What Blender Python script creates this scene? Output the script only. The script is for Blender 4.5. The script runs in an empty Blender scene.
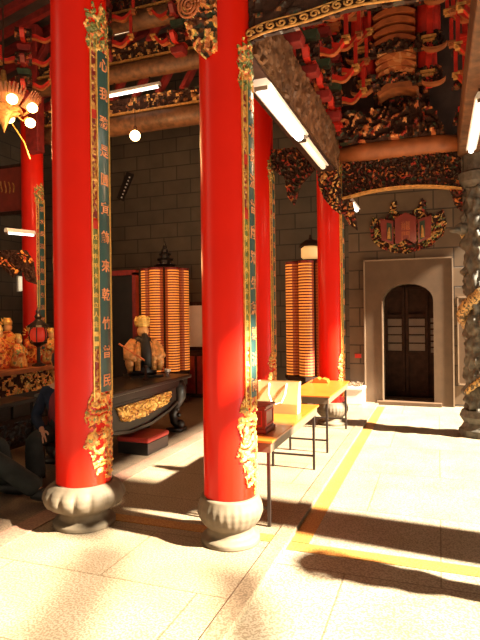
import bpy, math, random
from mathutils import Vector, Matrix, noise
random.seed(7)
PI = math.pi
COL = bpy.context.scene.collection
V = Vector

# ------------------------------------------------------------------ materials
def new_mat(name):
    m = bpy.data.materials.new(name); m.use_nodes = True
    nt = m.node_tree; b = nt.nodes['Principled BSDF']
    return m, nt, b
def tex_coord(nt, scale=(1, 1, 1)):
    tc = nt.nodes.new('ShaderNodeTexCoord'); mp = nt.nodes.new('ShaderNodeMapping')
    mp.inputs['Scale'].default_value = scale
    nt.links.new(tc.outputs['Object'], mp.inputs['Vector'])
    return mp.outputs['Vector']
def ramp(nt, fac, stops, interp='LINEAR'):
    r = nt.nodes.new('ShaderNodeValToRGB'); r.color_ramp.interpolation = interp
    el = r.color_ramp.elements
    while len(el) < len(stops): el.new(0.5)
    for e, (p, c) in zip(el, stops):
        e.position = p; e.color = (*c, 1)
    nt.links.new(fac, r.inputs['Fac'])
    return r.outputs['Color']
def bump(nt, b, h, s=0.3, d=0.01):
    n = nt.nodes.new('ShaderNodeBump'); n.inputs['Strength'].default_value = s; n.inputs['Distance'].default_value = d
    nt.links.new(h, n.inputs['Height']); nt.links.new(n.outputs['Normal'], b.inputs['Normal'])
def simple(name, c, rough=0.5, metal=0.0, coat=0.0, var=0.15, scale=6.0, emis=None, es=0, bs=0.0, spec=None):
    m, nt, b = new_mat(name)
    n = nt.nodes.new('ShaderNodeTexNoise'); n.inputs['Scale'].default_value = scale; n.inputs['Detail'].default_value = 4
    nt.links.new(tex_coord(nt), n.inputs['Vector'])
    lo = tuple(max(0, x * (1 - var)) for x in c); hi = tuple(min(1, x * (1 + var)) for x in c)
    nt.links.new(ramp(nt, n.outputs['Fac'], [(0.3, lo), (0.7, hi)]), b.inputs['Base Color'])
    b.inputs['Roughness'].default_value = rough; b.inputs['Metallic'].default_value = metal
    b.inputs['Coat Weight'].default_value = coat; b.inputs['Coat Roughness'].default_value = 0.12
    if spec is not None: b.inputs['Specular IOR Level'].default_value = spec
    if emis: b.inputs['Emission Color'].default_value = (*emis, 1); b.inputs['Emission Strength'].default_value = es
    if bs: bump(nt, b, n.outputs['Fac'], bs)
    return m
def carved(name, cols, scale=9.0, rough=0.45, metal=0.0):
    """painted carving: patches of paint and gilding in cells"""
    m, nt, b = new_mat(name)
    vec = tex_coord(nt)
    v = nt.nodes.new('ShaderNodeTexVoronoi'); v.inputs['Scale'].default_value = scale
    nt.links.new(vec, v.inputs['Vector'])
    sep = nt.nodes.new('ShaderNodeSeparateColor'); nt.links.new(v.outputs['Color'], sep.inputs['Color'])
    n = len(cols)
    c = ramp(nt, sep.outputs['Red'], [(i / n, cols[i]) for i in range(n)], 'CONSTANT')
    nt.links.new(c, b.inputs['Base Color'])
    b.inputs['Roughness'].default_value = rough; b.inputs['Metallic'].default_value = metal; b.inputs['Specular IOR Level'].default_value = 0.25
    n2 = nt.nodes.new('ShaderNodeTexNoise'); n2.inputs['Scale'].default_value = 40; nt.links.new(vec, n2.inputs['Vector'])
    bump(nt, b, n2.outputs['Fac'], 0.5, 0.01)
    return m
def granite(name, base, speck, joint, slab, warm=None, rough=0.55):
    m, nt, b = new_mat(name)
    vec = tex_coord(nt)
    n = nt.nodes.new('ShaderNodeTexNoise'); n.inputs['Scale'].default_value = 75; n.inputs['Detail'].default_value = 2
    nt.links.new(vec, n.inputs['Vector'])
    c1 = ramp(nt, n.outputs['Fac'], [(0.44, speck), (0.54, base)])
    n2 = nt.nodes.new('ShaderNodeTexNoise'); n2.inputs['Scale'].default_value = 2.2; n2.inputs['Detail'].default_value = 5
    nt.links.new(vec, n2.inputs['Vector'])
    stain = ramp(nt, n2.outputs['Fac'], [(0.4, (1, 1, 1)), (0.68, warm or (0.86, 0.82, 0.76))])
    mx = nt.nodes.new('ShaderNodeMix'); mx.data_type = 'RGBA'; mx.blend_type = 'MULTIPLY'; mx.inputs['Factor'].default_value = 1
    nt.links.new(c1, mx.inputs['A']); nt.links.new(stain, mx.inputs['B'])
    out = mx.outputs['Result']
    if slab:
        br = nt.nodes.new('ShaderNodeTexBrick'); br.inputs['Scale'].default_value = 1
        br.inputs['Brick Width'].default_value = slab[0]; br.inputs['Row Height'].default_value = slab[1]
        br.inputs['Mortar Size'].default_value = 0.006; br.inputs['Mortar Smooth'].default_value = 0.2
        br.inputs['Color1'].default_value = (1, 1, 1, 1); br.inputs['Color2'].default_value = (0.9, 0.89, 0.87, 1)
        br.inputs['Mortar'].default_value = (*joint, 1)
        nt.links.new(vec, br.inputs['Vector'])
        m2 = nt.nodes.new('ShaderNodeMix'); m2.data_type = 'RGBA'; m2.blend_type = 'MULTIPLY'; m2.inputs['Factor'].default_value = 1
        nt.links.new(out, m2.inputs['A']); nt.links.new(br.outputs['Color'], m2.inputs['B']); out = m2.outputs['Result']
    nt.links.new(out, b.inputs['Base Color']); b.inputs['Roughness'].default_value = rough
    bump(nt, b, n.outputs['Fac'], 0.08, 0.003)
    return m
def block_wall(name, c1, c2, mortar, bw=0.66, rh=0.31):
    m, nt, b = new_mat(name)
    tc = nt.nodes.new('ShaderNodeTexCoord'); sx = nt.nodes.new('ShaderNodeSeparateXYZ'); cx = nt.nodes.new('ShaderNodeCombineXYZ')
    nt.links.new(tc.outputs['Object'], sx.inputs[0])
    ad = nt.nodes.new('ShaderNodeMath'); ad.operation = 'ADD'
    nt.links.new(sx.outputs['X'], ad.inputs[0]); nt.links.new(sx.outputs['Y'], ad.inputs[1])
    nt.links.new(ad.outputs[0], cx.inputs['X']); nt.links.new(sx.outputs['Z'], cx.inputs['Y'])
    br = nt.nodes.new('ShaderNodeTexBrick'); br.inputs['Scale'].default_value = 1
    br.inputs['Brick Width'].default_value = bw; br.inputs['Row Height'].default_value = rh
    br.inputs['Mortar Size'].default_value = 0.012
    br.inputs['Color1'].default_value = (*c1, 1); br.inputs['Color2'].default_value = (*c2, 1); br.inputs['Mortar'].default_value = (*mortar, 1)
    nt.links.new(cx.outputs[0], br.inputs['Vector'])
    n = nt.nodes.new('ShaderNodeTexNoise'); n.inputs['Scale'].default_value = 3; n.inputs['Detail'].default_value = 6
    nt.links.new(tc.outputs['Object'], n.inputs['Vector'])
    mx = nt.nodes.new('ShaderNodeMix'); mx.data_type = 'RGBA'; mx.blend_type = 'MULTIPLY'; mx.inputs['Factor'].default_value = 1
    nt.links.new(br.outputs['Color'], mx.inputs['A']); nt.links.new(ramp(nt, n.outputs['Fac'], [(0.3, (0.7, 0.7, 0.7)), (0.7, (1, 1, 1))]), mx.inputs['B'])
    nt.links.new(mx.outputs['Result'], b.inputs['Base Color']); b.inputs['Roughness'].default_value = 0.65
    inv = nt.nodes.new('ShaderNodeMath'); inv.operation = 'SUBTRACT'; inv.inputs[0].default_value = 1
    nt.links.new(br.outputs['Fac'], inv.inputs[1]); bump(nt, b, inv.outputs[0], 0.5, 0.01)
    return m
def emit(name, c, s, base=(0.8, 0.8, 0.8)):
    m, nt, b = new_mat(name); b.inputs['Base Color'].default_value = (*base, 1)
    b.inputs['Emission Color'].default_value = (*c, 1); b.inputs['Emission Strength'].default_value = s
    return m

M = {}
M['red'] = simple('red_lacquer', (0.66, 0.012, 0.003), 0.3, coat=0.12, var=0.06, scale=2, spec=0.2)
M['red_matte'] = simple('red_paint', (0.5, 0.022, 0.01), 0.42, var=0.3, scale=9)
M['dred'] = simple('dark_red_paint', (0.22, 0.018, 0.014), 0.45, var=0.35, scale=9)
M['orange'] = simple('orange_brown_paint', (0.42, 0.11, 0.03), 0.45, var=0.25, scale=7)
M['beam_paint'] = simple('faded_orange_beam', (0.32, 0.10, 0.03), 0.5, var=0.3, scale=6)
M['gold'] = simple('gilding', (0.85, 0.5, 0.12), 0.38, metal=0.35, var=0.25, scale=30)
M['gold_dim'] = simple('aged_gilding', (0.55, 0.27, 0.07), 0.45, metal=0.3, var=0.4, scale=25)
M['green'] = simple('dark_green_paint', (0.03, 0.05, 0.025), 0.45, var=0.4, scale=20)
M['olive'] = simple('olive_paint', (0.16, 0.17, 0.04), 0.5, var=0.4, scale=20)
M['teal'] = simple('dark_teal_lacquer', (0.03, 0.085, 0.075), 0.35, coat=0.3, var=0.3, scale=3)
M['coral'] = simple('coral_gilt_lettering', (0.8, 0.3, 0.12), 0.4, metal=0.1, var=0.2, scale=20)
M['black'] = simple('black_lacquer', (0.014, 0.009, 0.007), 0.35, coat=0.08, var=0.3, scale=6)
M['brown'] = simple('aged_brown_timber', (0.13, 0.055, 0.02), 0.55, var=0.5, scale=11, bs=0.3)
M['dbrown'] = simple('dark_timber', (0.04, 0.016, 0.009), 0.75, var=0.4, scale=8, spec=0.2)
M['roof'] = simple('roof_boarding', (0.05, 0.028, 0.02), 0.7, var=0.4, scale=5)
M['stone'] = simple('carved_stone', (0.13, 0.095, 0.058), 0.7, var=0.2, scale=12, bs=0.3)
M['dstone'] = simple('dark_carved_stone', (0.10, 0.085, 0.065), 0.6, var=0.5, scale=14, bs=0.4)
M['slab'] = simple('door_surround_stone', (0.105, 0.058, 0.028), 0.6, var=0.15, scale=5)
M['edge'] = simple('pale_edge_line', (0.28, 0.19, 0.12), 0.6)
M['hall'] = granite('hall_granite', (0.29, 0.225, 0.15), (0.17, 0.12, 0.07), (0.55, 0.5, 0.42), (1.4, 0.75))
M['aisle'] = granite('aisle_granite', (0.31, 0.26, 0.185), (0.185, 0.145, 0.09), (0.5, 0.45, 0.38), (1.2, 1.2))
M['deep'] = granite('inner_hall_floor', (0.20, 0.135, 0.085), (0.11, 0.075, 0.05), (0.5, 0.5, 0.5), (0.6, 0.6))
M['court'] = granite('dark_courtyard_paving', (0.12, 0.10, 0.08), (0.07, 0.06, 0.05), (0.5, 0.45, 0.38), (1.2, 1.2))
M['yellow'] = granite('yellow_granite', (0.42, 0.20, 0.045), (0.30, 0.11, 0.02), (0.5, 0.4, 0.3), None)
M['pink'] = granite('pinkish_border_stone', (0.28, 0.15, 0.10), (0.20, 0.10, 0.07), (0.4, 0.3, 0.3), None)
M['kerb'] = granite('kerb_granite', (0.25, 0.19, 0.12), (0.14, 0.10, 0.06), (0.5, 0.4, 0.3), None)
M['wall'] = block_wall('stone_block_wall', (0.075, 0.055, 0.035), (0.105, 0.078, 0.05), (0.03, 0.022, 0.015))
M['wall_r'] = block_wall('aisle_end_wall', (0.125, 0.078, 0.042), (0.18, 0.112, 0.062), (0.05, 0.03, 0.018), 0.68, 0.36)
M['tube'] = emit('fluorescent_tube', (1.0, 0.96, 0.86), 4.0)
M['tube_dim'] = emit('fluorescent_tube_weak', (1.0, 0.8, 0.5), 0.8)
M['bulb'] = emit('warm_bulb', (1.0, 0.6, 0.2), 14.0)
M['niche'] = emit('lit_prayer_niche', (1.0, 0.27, 0.035), 1.0, (0.3, 0.12, 0.03))
M['niche2'] = emit('side_shaded_prayer_niche', (1.0, 0.16, 0.02), 0.30, (0.2, 0.06, 0.02))  # weaker copy of the niche glow: paints shading onto the cylinder sides
M['lant'] = emit('red_lantern_glow', (1.0, 0.05, 0.015), 0.35, (0.3, 0.01, 0.01))
M['cream_l'] = emit('cream_lantern_glow', (1.0, 0.5, 0.15), 0.7, (0.9, 0.7, 0.4))
M['pane'] = simple('reflective_door_pane', (0.16, 0.10, 0.07), 0.3, var=0.1)
M['steel'] = simple('dark_steel_frame', (0.045, 0.03, 0.025), 0.4, metal=0.5)
M['ttop'] = simple('yellow_varnished_tabletop', (0.42, 0.10, 0.01), 0.35, coat=0.2, var=0.12, scale=5)
M['tedge'] = simple('grey_brown_table_apron', (0.12, 0.08, 0.05), 0.5)
M['rbox'] = simple('dark_red_box_wood', (0.22, 0.03, 0.018), 0.4, coat=0.2, var=0.2, scale=6)
M['cushion'] = simple('red_leatherette', (0.42, 0.035, 0.025), 0.45, var=0.1)
M['skin'] = simple('skin', (0.52, 0.28, 0.17), 0.5, var=0.06)
M['navy'] = simple('navy_cloth', (0.012, 0.02, 0.04), 0.85, var=0.3, scale=12, spec=0.2)
M['maroon'] = simple('maroon_quilted_cloth', (0.16, 0.015, 0.02), 0.8, var=0.3, scale=12)
M['trous'] = simple('charcoal_trousers_cloth', (0.03, 0.034, 0.032), 0.9, var=0.25, scale=9, bs=0.3, spec=0.2)
M['hair'] = simple('black_hair', (0.015, 0.012, 0.01), 0.6)
M['shoe'] = simple('black_shoe', (0.02, 0.02, 0.02), 0.5)
M['white'] = simple('white_porcelain', (0.8, 0.76, 0.7), 0.4, var=0.05)
M['leaf'] = simple('plant_leaves', (0.16, 0.09, 0.04), 0.6, var=0.4)
M['ivory'] = simple('ivory_face_paint', (0.8, 0.42, 0.15), 0.5, var=0.1)
M['robe'] = simple('golden_robe', (0.75, 0.33, 0.10), 0.45, metal=0.15, var=0.4, scale=22, bs=0.4)
M['flame'] = simple('red_gold_figure_paint', (0.8, 0.2, 0.06), 0.45, metal=0.15, var=0.4, scale=22, bs=0.4)
M['relief_dark'] = carved('dark_painted_carving', [(0.04, 0.025, 0.015), (0.10, 0.03, 0.015), (0.03, 0.04, 0.02), (0.20, 0.07, 0.02), (0.05, 0.03, 0.02)], 22)
M['relief_red'] = carved('red_gold_painted_carving', [(0.3, 0.03, 0.015), (0.08, 0.02, 0.012), (0.42, 0.12, 0.03), (0.04, 0.05, 0.03), (0.2, 0.025, 0.015)], 20)
M['relief_gold'] = carved('gilt_carving', [(0.75, 0.38, 0.1), (0.45, 0.18, 0.06), (0.8, 0.45, 0.14), (0.3, 0.14, 0.05)], 26, metal=0.2)
M['relief_green'] = carved('green_gold_painted_carving', [(0.10, 0.16, 0.05), (0.7, 0.4, 0.1), (0.25, 0.24, 0.07), (0.5, 0.12, 0.05)], 40)
M['relief_flower'] = carved('orange_gold_floral_carving', [(0.85, 0.45, 0.10), (0.8, 0.2, 0.06), (0.9, 0.6, 0.2), (0.3, 0.3, 0.1), (0.75, 0.3, 0.08)], 32, metal=0.1)
M['relief_fire'] = carved('red_gold_painted_figures', [(0.7, 0.13, 0.03), (0.75, 0.33, 0.06), (0.35, 0.05, 0.02), (0.8, 0.4, 0.08)], 30)
M['relief_orange'] = carved('orange_painted_carving', [(0.6, 0.2, 0.06), (0.45, 0.12, 0.04), (0.7, 0.32, 0.12)], 16)
M['cell'] = carved('scale_gilding', [(0.6, 0.36, 0.12), (0.12, 0.08, 0.04), (0.4, 0.24, 0.1)], 40)
def tote_mat():
    m, nt, b = new_mat('translucent_tote_fabric')
    b.inputs['Base Color'].default_value = (0.62, 0.48, 0.26, 1); b.inputs['Roughness'].default_value = 0.8
    tr = nt.nodes.new('ShaderNodeBsdfTranslucent'); tr.inputs['Color'].default_value = (0.7, 0.5, 0.2, 1)
    mx = nt.nodes.new('ShaderNodeMixShader'); mx.inputs[0].default_value = 0.5
    nt.links.new(b.outputs[0], mx.inputs[1]); nt.links.new(tr.outputs[0], mx.inputs[2])
    nt.links.new(mx.outputs[0], nt.nodes['Material Output'].inputs['Surface'])
    return m
M['tote'] = tote_mat()

# ------------------------------------------------------------------ mesh builder
class MB:
    def __init__(s): s.v = []; s.f = []; s.m = []
    def add(s, vs, fs, mi=0):
        k = len(s.v); s.v += [tuple(p) for p in vs]
        s.f += [tuple(i + k for i in f) for f in fs]; s.m += [mi] * len(fs)
        return s
    def box(s, x0, x1, y0, y1, z0, z1, mi=0, mat=None):
        vs = [V((x, y, z)) for z in (z0, z1) for y in (y0, y1) for x in (x0, x1)]
        if mat: vs = [mat @ p for p in vs]
        return s.add(vs, [(0, 2, 3, 1), (4, 5, 7, 6), (0, 1, 5, 4), (2, 6, 7, 3), (0, 4, 6, 2), (1, 3, 7, 5)], mi)
    def lathe(s, prof, n=24, c=(0, 0, 0), mi=0, mod=None, sx=1, sy=1):
        vs = []; fs = []
        for (r, z) in prof:
            for k in range(n):
                a = 2 * PI * k / n; rr = r * (mod(a, z) if mod else 1)
                vs.append((c[0] + sx * rr * math.cos(a), c[1] + sy * rr * math.sin(a), c[2] + z))
        m = len(prof)
        for i in range(m - 1):
            for k in range(n):
                k2 = (k + 1) % n
                fs.append((i * n + k, i * n + k2, (i + 1) * n + k2, (i + 1) * n + k))
        fs.append(tuple(range(n))[::-1]); fs.append(tuple((m - 1) * n + k for k in range(n)))
        return s.add(vs, fs, mi)
    def tube(s, pts, r, n=8, mi=0, flat=1.0):
        pts = [V(p) for p in pts]; rs = r if isinstance(r, (list, tuple)) else [r] * len(pts)
        vs = []; fs = []; up = V((0, 0, 1)); prev = None
        for i, p in enumerate(pts):
            t = (pts[min(i + 1, len(pts) - 1)] - pts[max(i - 1, 0)]).normalized()
            if prev is None:
                a = up if abs(t.z) < 0.9 else V((1, 0, 0))
                x = t.cross(a).normalized()
            else:
                x = (prev - t * prev.dot(t)).normalized()
            prev = x; y = t.cross(x)
            for k in range(n):
                a = 2 * PI * k / n
                vs.append(p + x * rs[i] * math.cos(a) + y * rs[i] * flat * math.sin(a))
        for i in range(len(pts) - 1):
            for k in range(n):
                k2 = (k + 1) % n
                fs.append((i * n + k, i * n + k2, (i + 1) * n + k2, (i + 1) * n + k))
        fs.append(tuple(range(n))[::-1]); fs.append(tuple((len(pts) - 1) * n + k for k in range(n)))
        return s.add(vs, fs, mi)
    def ball(s, c, r, n=10, mi=0, sc=(1, 1, 1)):
        h = n // 2 + 1
        prof = [(max(1e-4, r * math.sin(PI * i / h)), -r * math.cos(PI * i / h)) for i in range(h + 1)]
        k = len(s.v); s.lathe([(a, z * sc[2]) for a, z in prof], n, c, mi, sx=sc[0], sy=sc[1]); return s
    def prism(s, poly, axis, a, b, mi=0, mat=None):
        """poly in 2D; axis 'y': (x,z) extruded in y; 'x': (y,z) in x; 'z': (x,y) in z"""
        n = len(poly)
        def P(p, t):
            return V({'y': (p[0], t, p[1]), 'x': (t, p[0], p[1]), 'z': (p[0], p[1], t)}[axis])
        vs = [P(p, a) for p in poly] + [P(p, b) for p in poly]
        if mat: vs = [mat @ p for p in vs]
        fs = [tuple(range(n))[::-1], tuple(range(n, 2 * n))] + [(i, (i + 1) % n, n + (i + 1) % n, n + i) for i in range(n)]
        return s.add(vs, fs, mi)
    def ribbon(s, path, w, axis, a, b, mi=0):
        """flat board following a 2D path with half-width w(list or number), extruded along axis"""
        n = len(path); ws = w if isinstance(w, (list, tuple)) else [w] * n
        L = []; R = []
        for i, p in enumerate(path):
            q0 = path[max(i - 1, 0)]; q1 = path[min(i + 1, n - 1)]
            dx, dy = q1[0] - q0[0], q1[1] - q0[1]; l = math.hypot(dx, dy) or 1
            L.append((p[0] - dy / l * ws[i], p[1] + dx / l * ws[i])); R.append((p[0] + dy / l * ws[i], p[1] - dx / l * ws[i]))
        for i in range(n - 1):
            s.prism([L[i], L[i + 1], R[i + 1], R[i]], axis, a, b, mi)
        return s
    def build(s, name, mat, parent=None, smooth=False, bevel=0, loc=None):
        me = bpy.data.meshes.new(name); me.from_pydata(s.v, [], s.f)
        for mm in (mat if isinstance(mat, (list, tuple)) else [mat]): me.materials.append(M[mm])
        me.polygons.foreach_set('material_index', s.m)
        if smooth: me.polygons.foreach_set('use_smooth', [True] * len(me.polygons))
        me.update()
        o = bpy.data.objects.new(name, me); COL.objects.link(o)
        if parent: o.parent = parent
        if loc: o.location = loc
        if bevel:
            bv = o.modifiers.new('b', 'BEVEL'); bv.width = bevel; bv.segments = 2; bv.limit_method = 'ANGLE'
        return o
def fix_normals(o):
    import bmesh
    bm = bmesh.new(); bm.from_mesh(o.data); bmesh.ops.recalc_face_normals(bm, faces=bm.faces); bm.to_mesh(o.data); bm.free(); return o
def tag(o, label, cat, group=None):
    o['label'] = label; o['category'] = cat; o['kind'] = 'thing'
    if group: o['group'] = group
    return o
def thing(name, label, cat, loc=(0, 0, 0), rz=0, group=None):
    o = bpy.data.objects.new(name, None); o.empty_display_size = 0.1; COL.objects.link(o); o.location = loc; o.rotation_euler.z = rz
    return tag(o, label, cat, group)
def struct(o): o['kind'] = 'structure'; return o
def copy_tree(o, loc=None, rz=None, label=None, parent=None):
    c = o.copy(); COL.objects.link(c); c.parent = parent
    if loc: c.location = loc
    if rz is not None: c.rotation_euler.z = rz
    if label: c['label'] = label
    for ch in list(o.children): copy_tree(ch, parent=c)
    return c
def inside(poly, x, y):
    r = False; n = len(poly); j = n - 1
    for i in range(n):
        xi, yi = poly[i]; xj, yj = poly[j]
        if (yi > y) != (yj > y) and x < (xj - xi) * (y - yi) / (yj - yi) + xi: r = not r
        j = i
    return r
def relief(mb, poly, cell, amp, freq, seed, mapf, back=0.01, thr=0.45, hole=0.0, nm=2, clipz=None):
    """solid carved board over a 2D outline, raised lumps from cellular noise; material 0 is the ground, 1.. the raised parts"""
    xs = [p[0] for p in poly]; ys = [p[1] for p in poly]
    x0, y0 = min(xs), min(ys); nx = max(1, int((max(xs) - x0) / cell)); ny = max(1, int((max(ys) - y0) / cell))
    cx = (max(xs) - x0) / nx; cy = (max(ys) - y0) / ny
    H = {}; vid = {}; vs = []; fs = []; ms = []
    def hh(i, j):
        if (i, j) in H: return H[(i, j)]
        x = x0 + i * cx; y = y0 + j * cy
        w = noise.noise((x * freq * 0.7, y * freq * 0.7, seed + 9)) * 0.6
        d = noise.voronoi((x * freq + w, y * freq - w, seed))[0]
        c = 0.5 + 0.5 * math.sin(15 * noise.noise((x * freq * .42 + w * .3, y * freq * .42, seed + 3)) + 2.5 * w)
        h = 0.55 * min(1.0, (d[1] - d[0]) * 1.7) + 0.5 * c; h = min(1.0, h * (0.85 + 0.4 * noise.noise((x * freq * 3, y * freq * 3, seed))))
        H[(i, j)] = h; return h
    def vv(i, j, f):
        k = (i, j, f)
        if k not in vid:
            vid[k] = len(vs); h = hh(i, j) * amp if f else -back
            vs.append(mapf(x0 + i * cx, y0 + j * cy, h))
        return vid[k]
    cells = set()
    for i in range(nx):
        for j in range(ny):
            mx, my = x0 + (i + .5) * cx, y0 + (j + .5) * cy
            if not inside(poly, mx, my): continue
            if hole and (hh(i, j) + hh(i + 1, j + 1)) / 2 < hole: continue
            cells.add((i, j))
    for (i, j) in cells:
        q = [(i, j), (i + 1, j), (i + 1, j + 1), (i, j + 1)]
        fs.append(tuple(vv(a, b, 1) for a, b in q))
        av = sum(hh(a, b) for a, b in q) / 4
        mi = 0 if av < thr else (1 if nm == 2 else 1 + int(abs(noise.noise((x0 + i * cx, y0 + j * cy, seed + 5))) * 20) % (nm - 1))
        ms.append(mi)
        fs.append(tuple(vv(a, b, 0) for a, b in reversed(q))); ms.append(0)
        for (di, dj, a, b) in ((0, -1, q[0], q[1]), (1, 0, q[1], q[2]), (0, 1, q[2], q[3]), (-1, 0, q[3], q[0])):
            if (i + di, j + dj) not in cells:
                fs.append((vv(*a, 1), vv(*a, 0), vv(*b, 0), vv(*b, 1))); ms.append(mi)
    k = len(mb.v); mb.v += [tuple(p) for p in vs]; mb.f += [tuple(i + k for i in f) for f in fs]; mb.m += ms
    return mb
def rect(a, b, c, d): return [(a, c), (b, c), (b, d), (a, d)]
def planeY(Y): return lambda u, v, h: (u, Y - h, v)
def planeX(X): return lambda u, v, h: (X + h, u, v)      # u runs along y, faces +x
def cyl(R, c=(0, 0)): return lambda u, v, h: (c[0] + (R + h) * math.cos(u / R), c[1] + (R + h) * math.sin(u / R), v)

def text_mb(ch, size, mapf, depth=0.006):
    cu = bpy.data.curves.new('t', 'FONT'); cu.body = ch; cu.size = size; cu.align_x = 'CENTER'; cu.extrude = depth; cu.offset = size * 0.012
    o = bpy.data.objects.new('t', cu); COL.objects.link(o)
    dg = bpy.context.evaluated_depsgraph_get(); me = bpy.data.meshes.new_from_object(o.evaluated_get(dg))
    mb = MB(); vs = [v.co.copy() for v in me.vertices]
    ys = [p.y for p in vs]; xs = [p.x for p in vs]; cy = (max(ys) + min(ys)) / 2; cx = (max(xs) + min(xs)) / 2
    mb.add([mapf(p.x - cx, p.y - cy, p.z) for p in vs], [tuple(p.vertices) for p in me.polygons])
    bpy.data.objects.remove(o); bpy.data.curves.remove(cu); bpy.data.meshes.remove(me)
    return mb

def skin(name, joints, edges, mat, parent, sub=2, root=0):
    me = bpy.data.meshes.new(name); me.from_pydata([j[0] for j in joints], edges, []); me.materials.append(M[mat])
    o = bpy.data.objects.new(name, me); COL.objects.link(o); o.parent = parent
    sk = o.modifiers.new('skin', 'SKIN'); sk.use_smooth_shade = True
    ly = me.skin_vertices[0] if me.skin_vertices else None
    if ly is None:
        bpy.context.view_layer.objects.active = o
        with bpy.context.temp_override(object=o, active_object=o): bpy.ops.mesh.customdata_skin_add()
        ly = me.skin_vertices[0]
    for i, j in enumerate(joints):
        r = j[1]; ly.data[i].radius = (r, r) if not isinstance(r, tuple) else r
        ly.data[i].use_root = (i == root)
    ss = o.modifiers.new('sub', 'SUBSURF'); ss.levels = sub; ss.render_levels = sub
    return o
def chain(n, base=0): return [(i, i + 1) for i in range(base, base + n - 1)]

# ------------------------------------------------------------------ setting
KX = -1.07
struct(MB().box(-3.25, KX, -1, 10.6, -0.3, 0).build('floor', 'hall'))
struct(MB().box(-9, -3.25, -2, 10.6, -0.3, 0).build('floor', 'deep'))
struct(MB().box(KX, 1.6, -1, 10.6, -0.34, -0.03).build('floor', 'aisle'))
struct(MB().box(1.6, 9, -1, 10.6, -0.34, -0.03).build('floor', 'court'))
struct(MB().box(-3.25, -3.05, -2, 10.6, 0.0, 0.006).build('trim_inner_border', 'pink'))
struct(MB().box(-1.19, KX, -2, 8.9, 0.0, 0.01).build('trim_kerb', 'kerb', bevel=0.004))
struct(MB().box(KX, -0.93, 3.98, 10.2, -0.03, -0.026).build('trim_stripe', 'yellow'))
struct(MB().box(-3.05, -1.19, 3.85, 3.98, 0.0, 0.004).build('trim_stripe', 'yellow'))
struct(MB().box(KX, 4, 3.83, 3.97, -0.03, -0.026).build('trim_stripe', 'yellow'))
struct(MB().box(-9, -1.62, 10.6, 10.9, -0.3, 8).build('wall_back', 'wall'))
# end wall of the aisle with an arched opening
ax0, ax1, asp, atop = -0.98, -0.08, 1.92, 2.24
arch = [(ax0, asp)] + [((ax0 + ax1) / 2 - (ax1 - ax0) / 2 * math.cos(PI * k / 12), asp + (atop - asp) * math.sin(PI * k / 12)) for k in range(1, 12)] + [(ax1, asp)]
w = MB(); w.box(-1.62, ax0, 10.6, 10.9, -0.3, 8); w.box(ax1, 4, 10.6, 10.9, -0.3, 8)
for (a, b) in zip(arch[:-1], arch[1:]):
    w.prism([(a[0], a[1]), (b[0], b[1]), (b[0], 8), (a[0], 8)], 'y', 10.6, 10.9)
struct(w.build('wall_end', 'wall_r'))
# stone surround
s = MB(); s.box(-1.31, ax0, 10.52, 10.6, -0.03, asp); s.box(ax1, 0.25, 10.52, 10.6, -0.03, asp)
s.box(-1.31, ax0, 10.52, 10.6, asp, 2.68); s.box(ax1, 0.25, 10.52, 10.6, asp, 2.68)
for (a, b) in zip(arch[:-1], arch[1:]):
    s.prism([(a[0], a[1]), (b[0], b[1]), (b[0], 2.68), (a[0], 2.68)], 'y', 10.52, 10.6)
sur = struct(s.build('trim_door_surround', 'slab'))
e = MB()
for (a, b, c, d) in ((-1.33, -1.305, -0.03, 2.7), (0.245, 0.27, -0.03, 2.7), (-1.33, 0.27, 2.68, 2.705)): e.box(a, b, 10.505, 10.53, c, d)
e.box(ax0 - 0.02, ax0 + 0.005, 10.505, 10.53, 0, asp)
e.build('edge_moulding', 'edge', sur)
struct(MB().box(-1.1, 0.05, 10.42, 10.95, -0.03, 0.04).build('trim_threshold', 'slab', bevel=0.008))
# door leaves set back in the opening
d = struct(MB().box(-1.2, 0.1, 11.35, 11.4, 0, 2.6).build('door_1', 'dbrown'))
for k, (x0, x1) in enumerate(((-0.97, -0.68), (-0.56, -0.24))):
    leaf = MB(); leaf.box(x0 - .05, x0, 11.28, 11.35, 0.05, 2.2); leaf.box(x1, x1 + .05, 11.28, 11.35, 0.05, 2.2)
    for z in (0.05, 0.86, 1.6, 2.15): leaf.box(x0, x1, 11.28, 11.35, z, z + 0.06)
    lf = leaf.build('door_leaf', 'dbrown', d)
    for q in range(4):
        MB().box(x0 + .01, x1 - .01, 11.31, 11.33, 0.93 + q * .167, 1.07 + q * .167).build('pane', 'pane', lf)
for q in range(6): MB().box(-0.14, -0.07, 11.3, 11.35, 0.9 + q * .12, 0.98 + q * .12).build('pane', 'pane', d)
struct(MB().box(-1.4, -1.2, 10.9, 11.4, -0.3, 2.9).box(0.1, 0.3, 10.9, 11.4, -0.3, 2.9).box(-1.4, .3, 10.9, 11.4, 2.6, 2.9).build('wall_passage', 'dbrown'))
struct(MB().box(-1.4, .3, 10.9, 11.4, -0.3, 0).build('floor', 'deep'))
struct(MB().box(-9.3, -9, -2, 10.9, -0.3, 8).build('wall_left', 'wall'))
struct(MB().box(-16, 30, -30, 30, -0.5, -0.34).build('floor', 'court'))
for x, z, k_ in ((3.40, 4.53, .35), (3.40, 3.76, .57)): struct(MB().tube([(x + k_ * .25, 2.9, z), (x + k_ * 3, .15, z)], .075, 10).build('trim_shade_rail', 'dred'))  # unseen rails added to cast the shadow bands on the foreground floor
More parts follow.
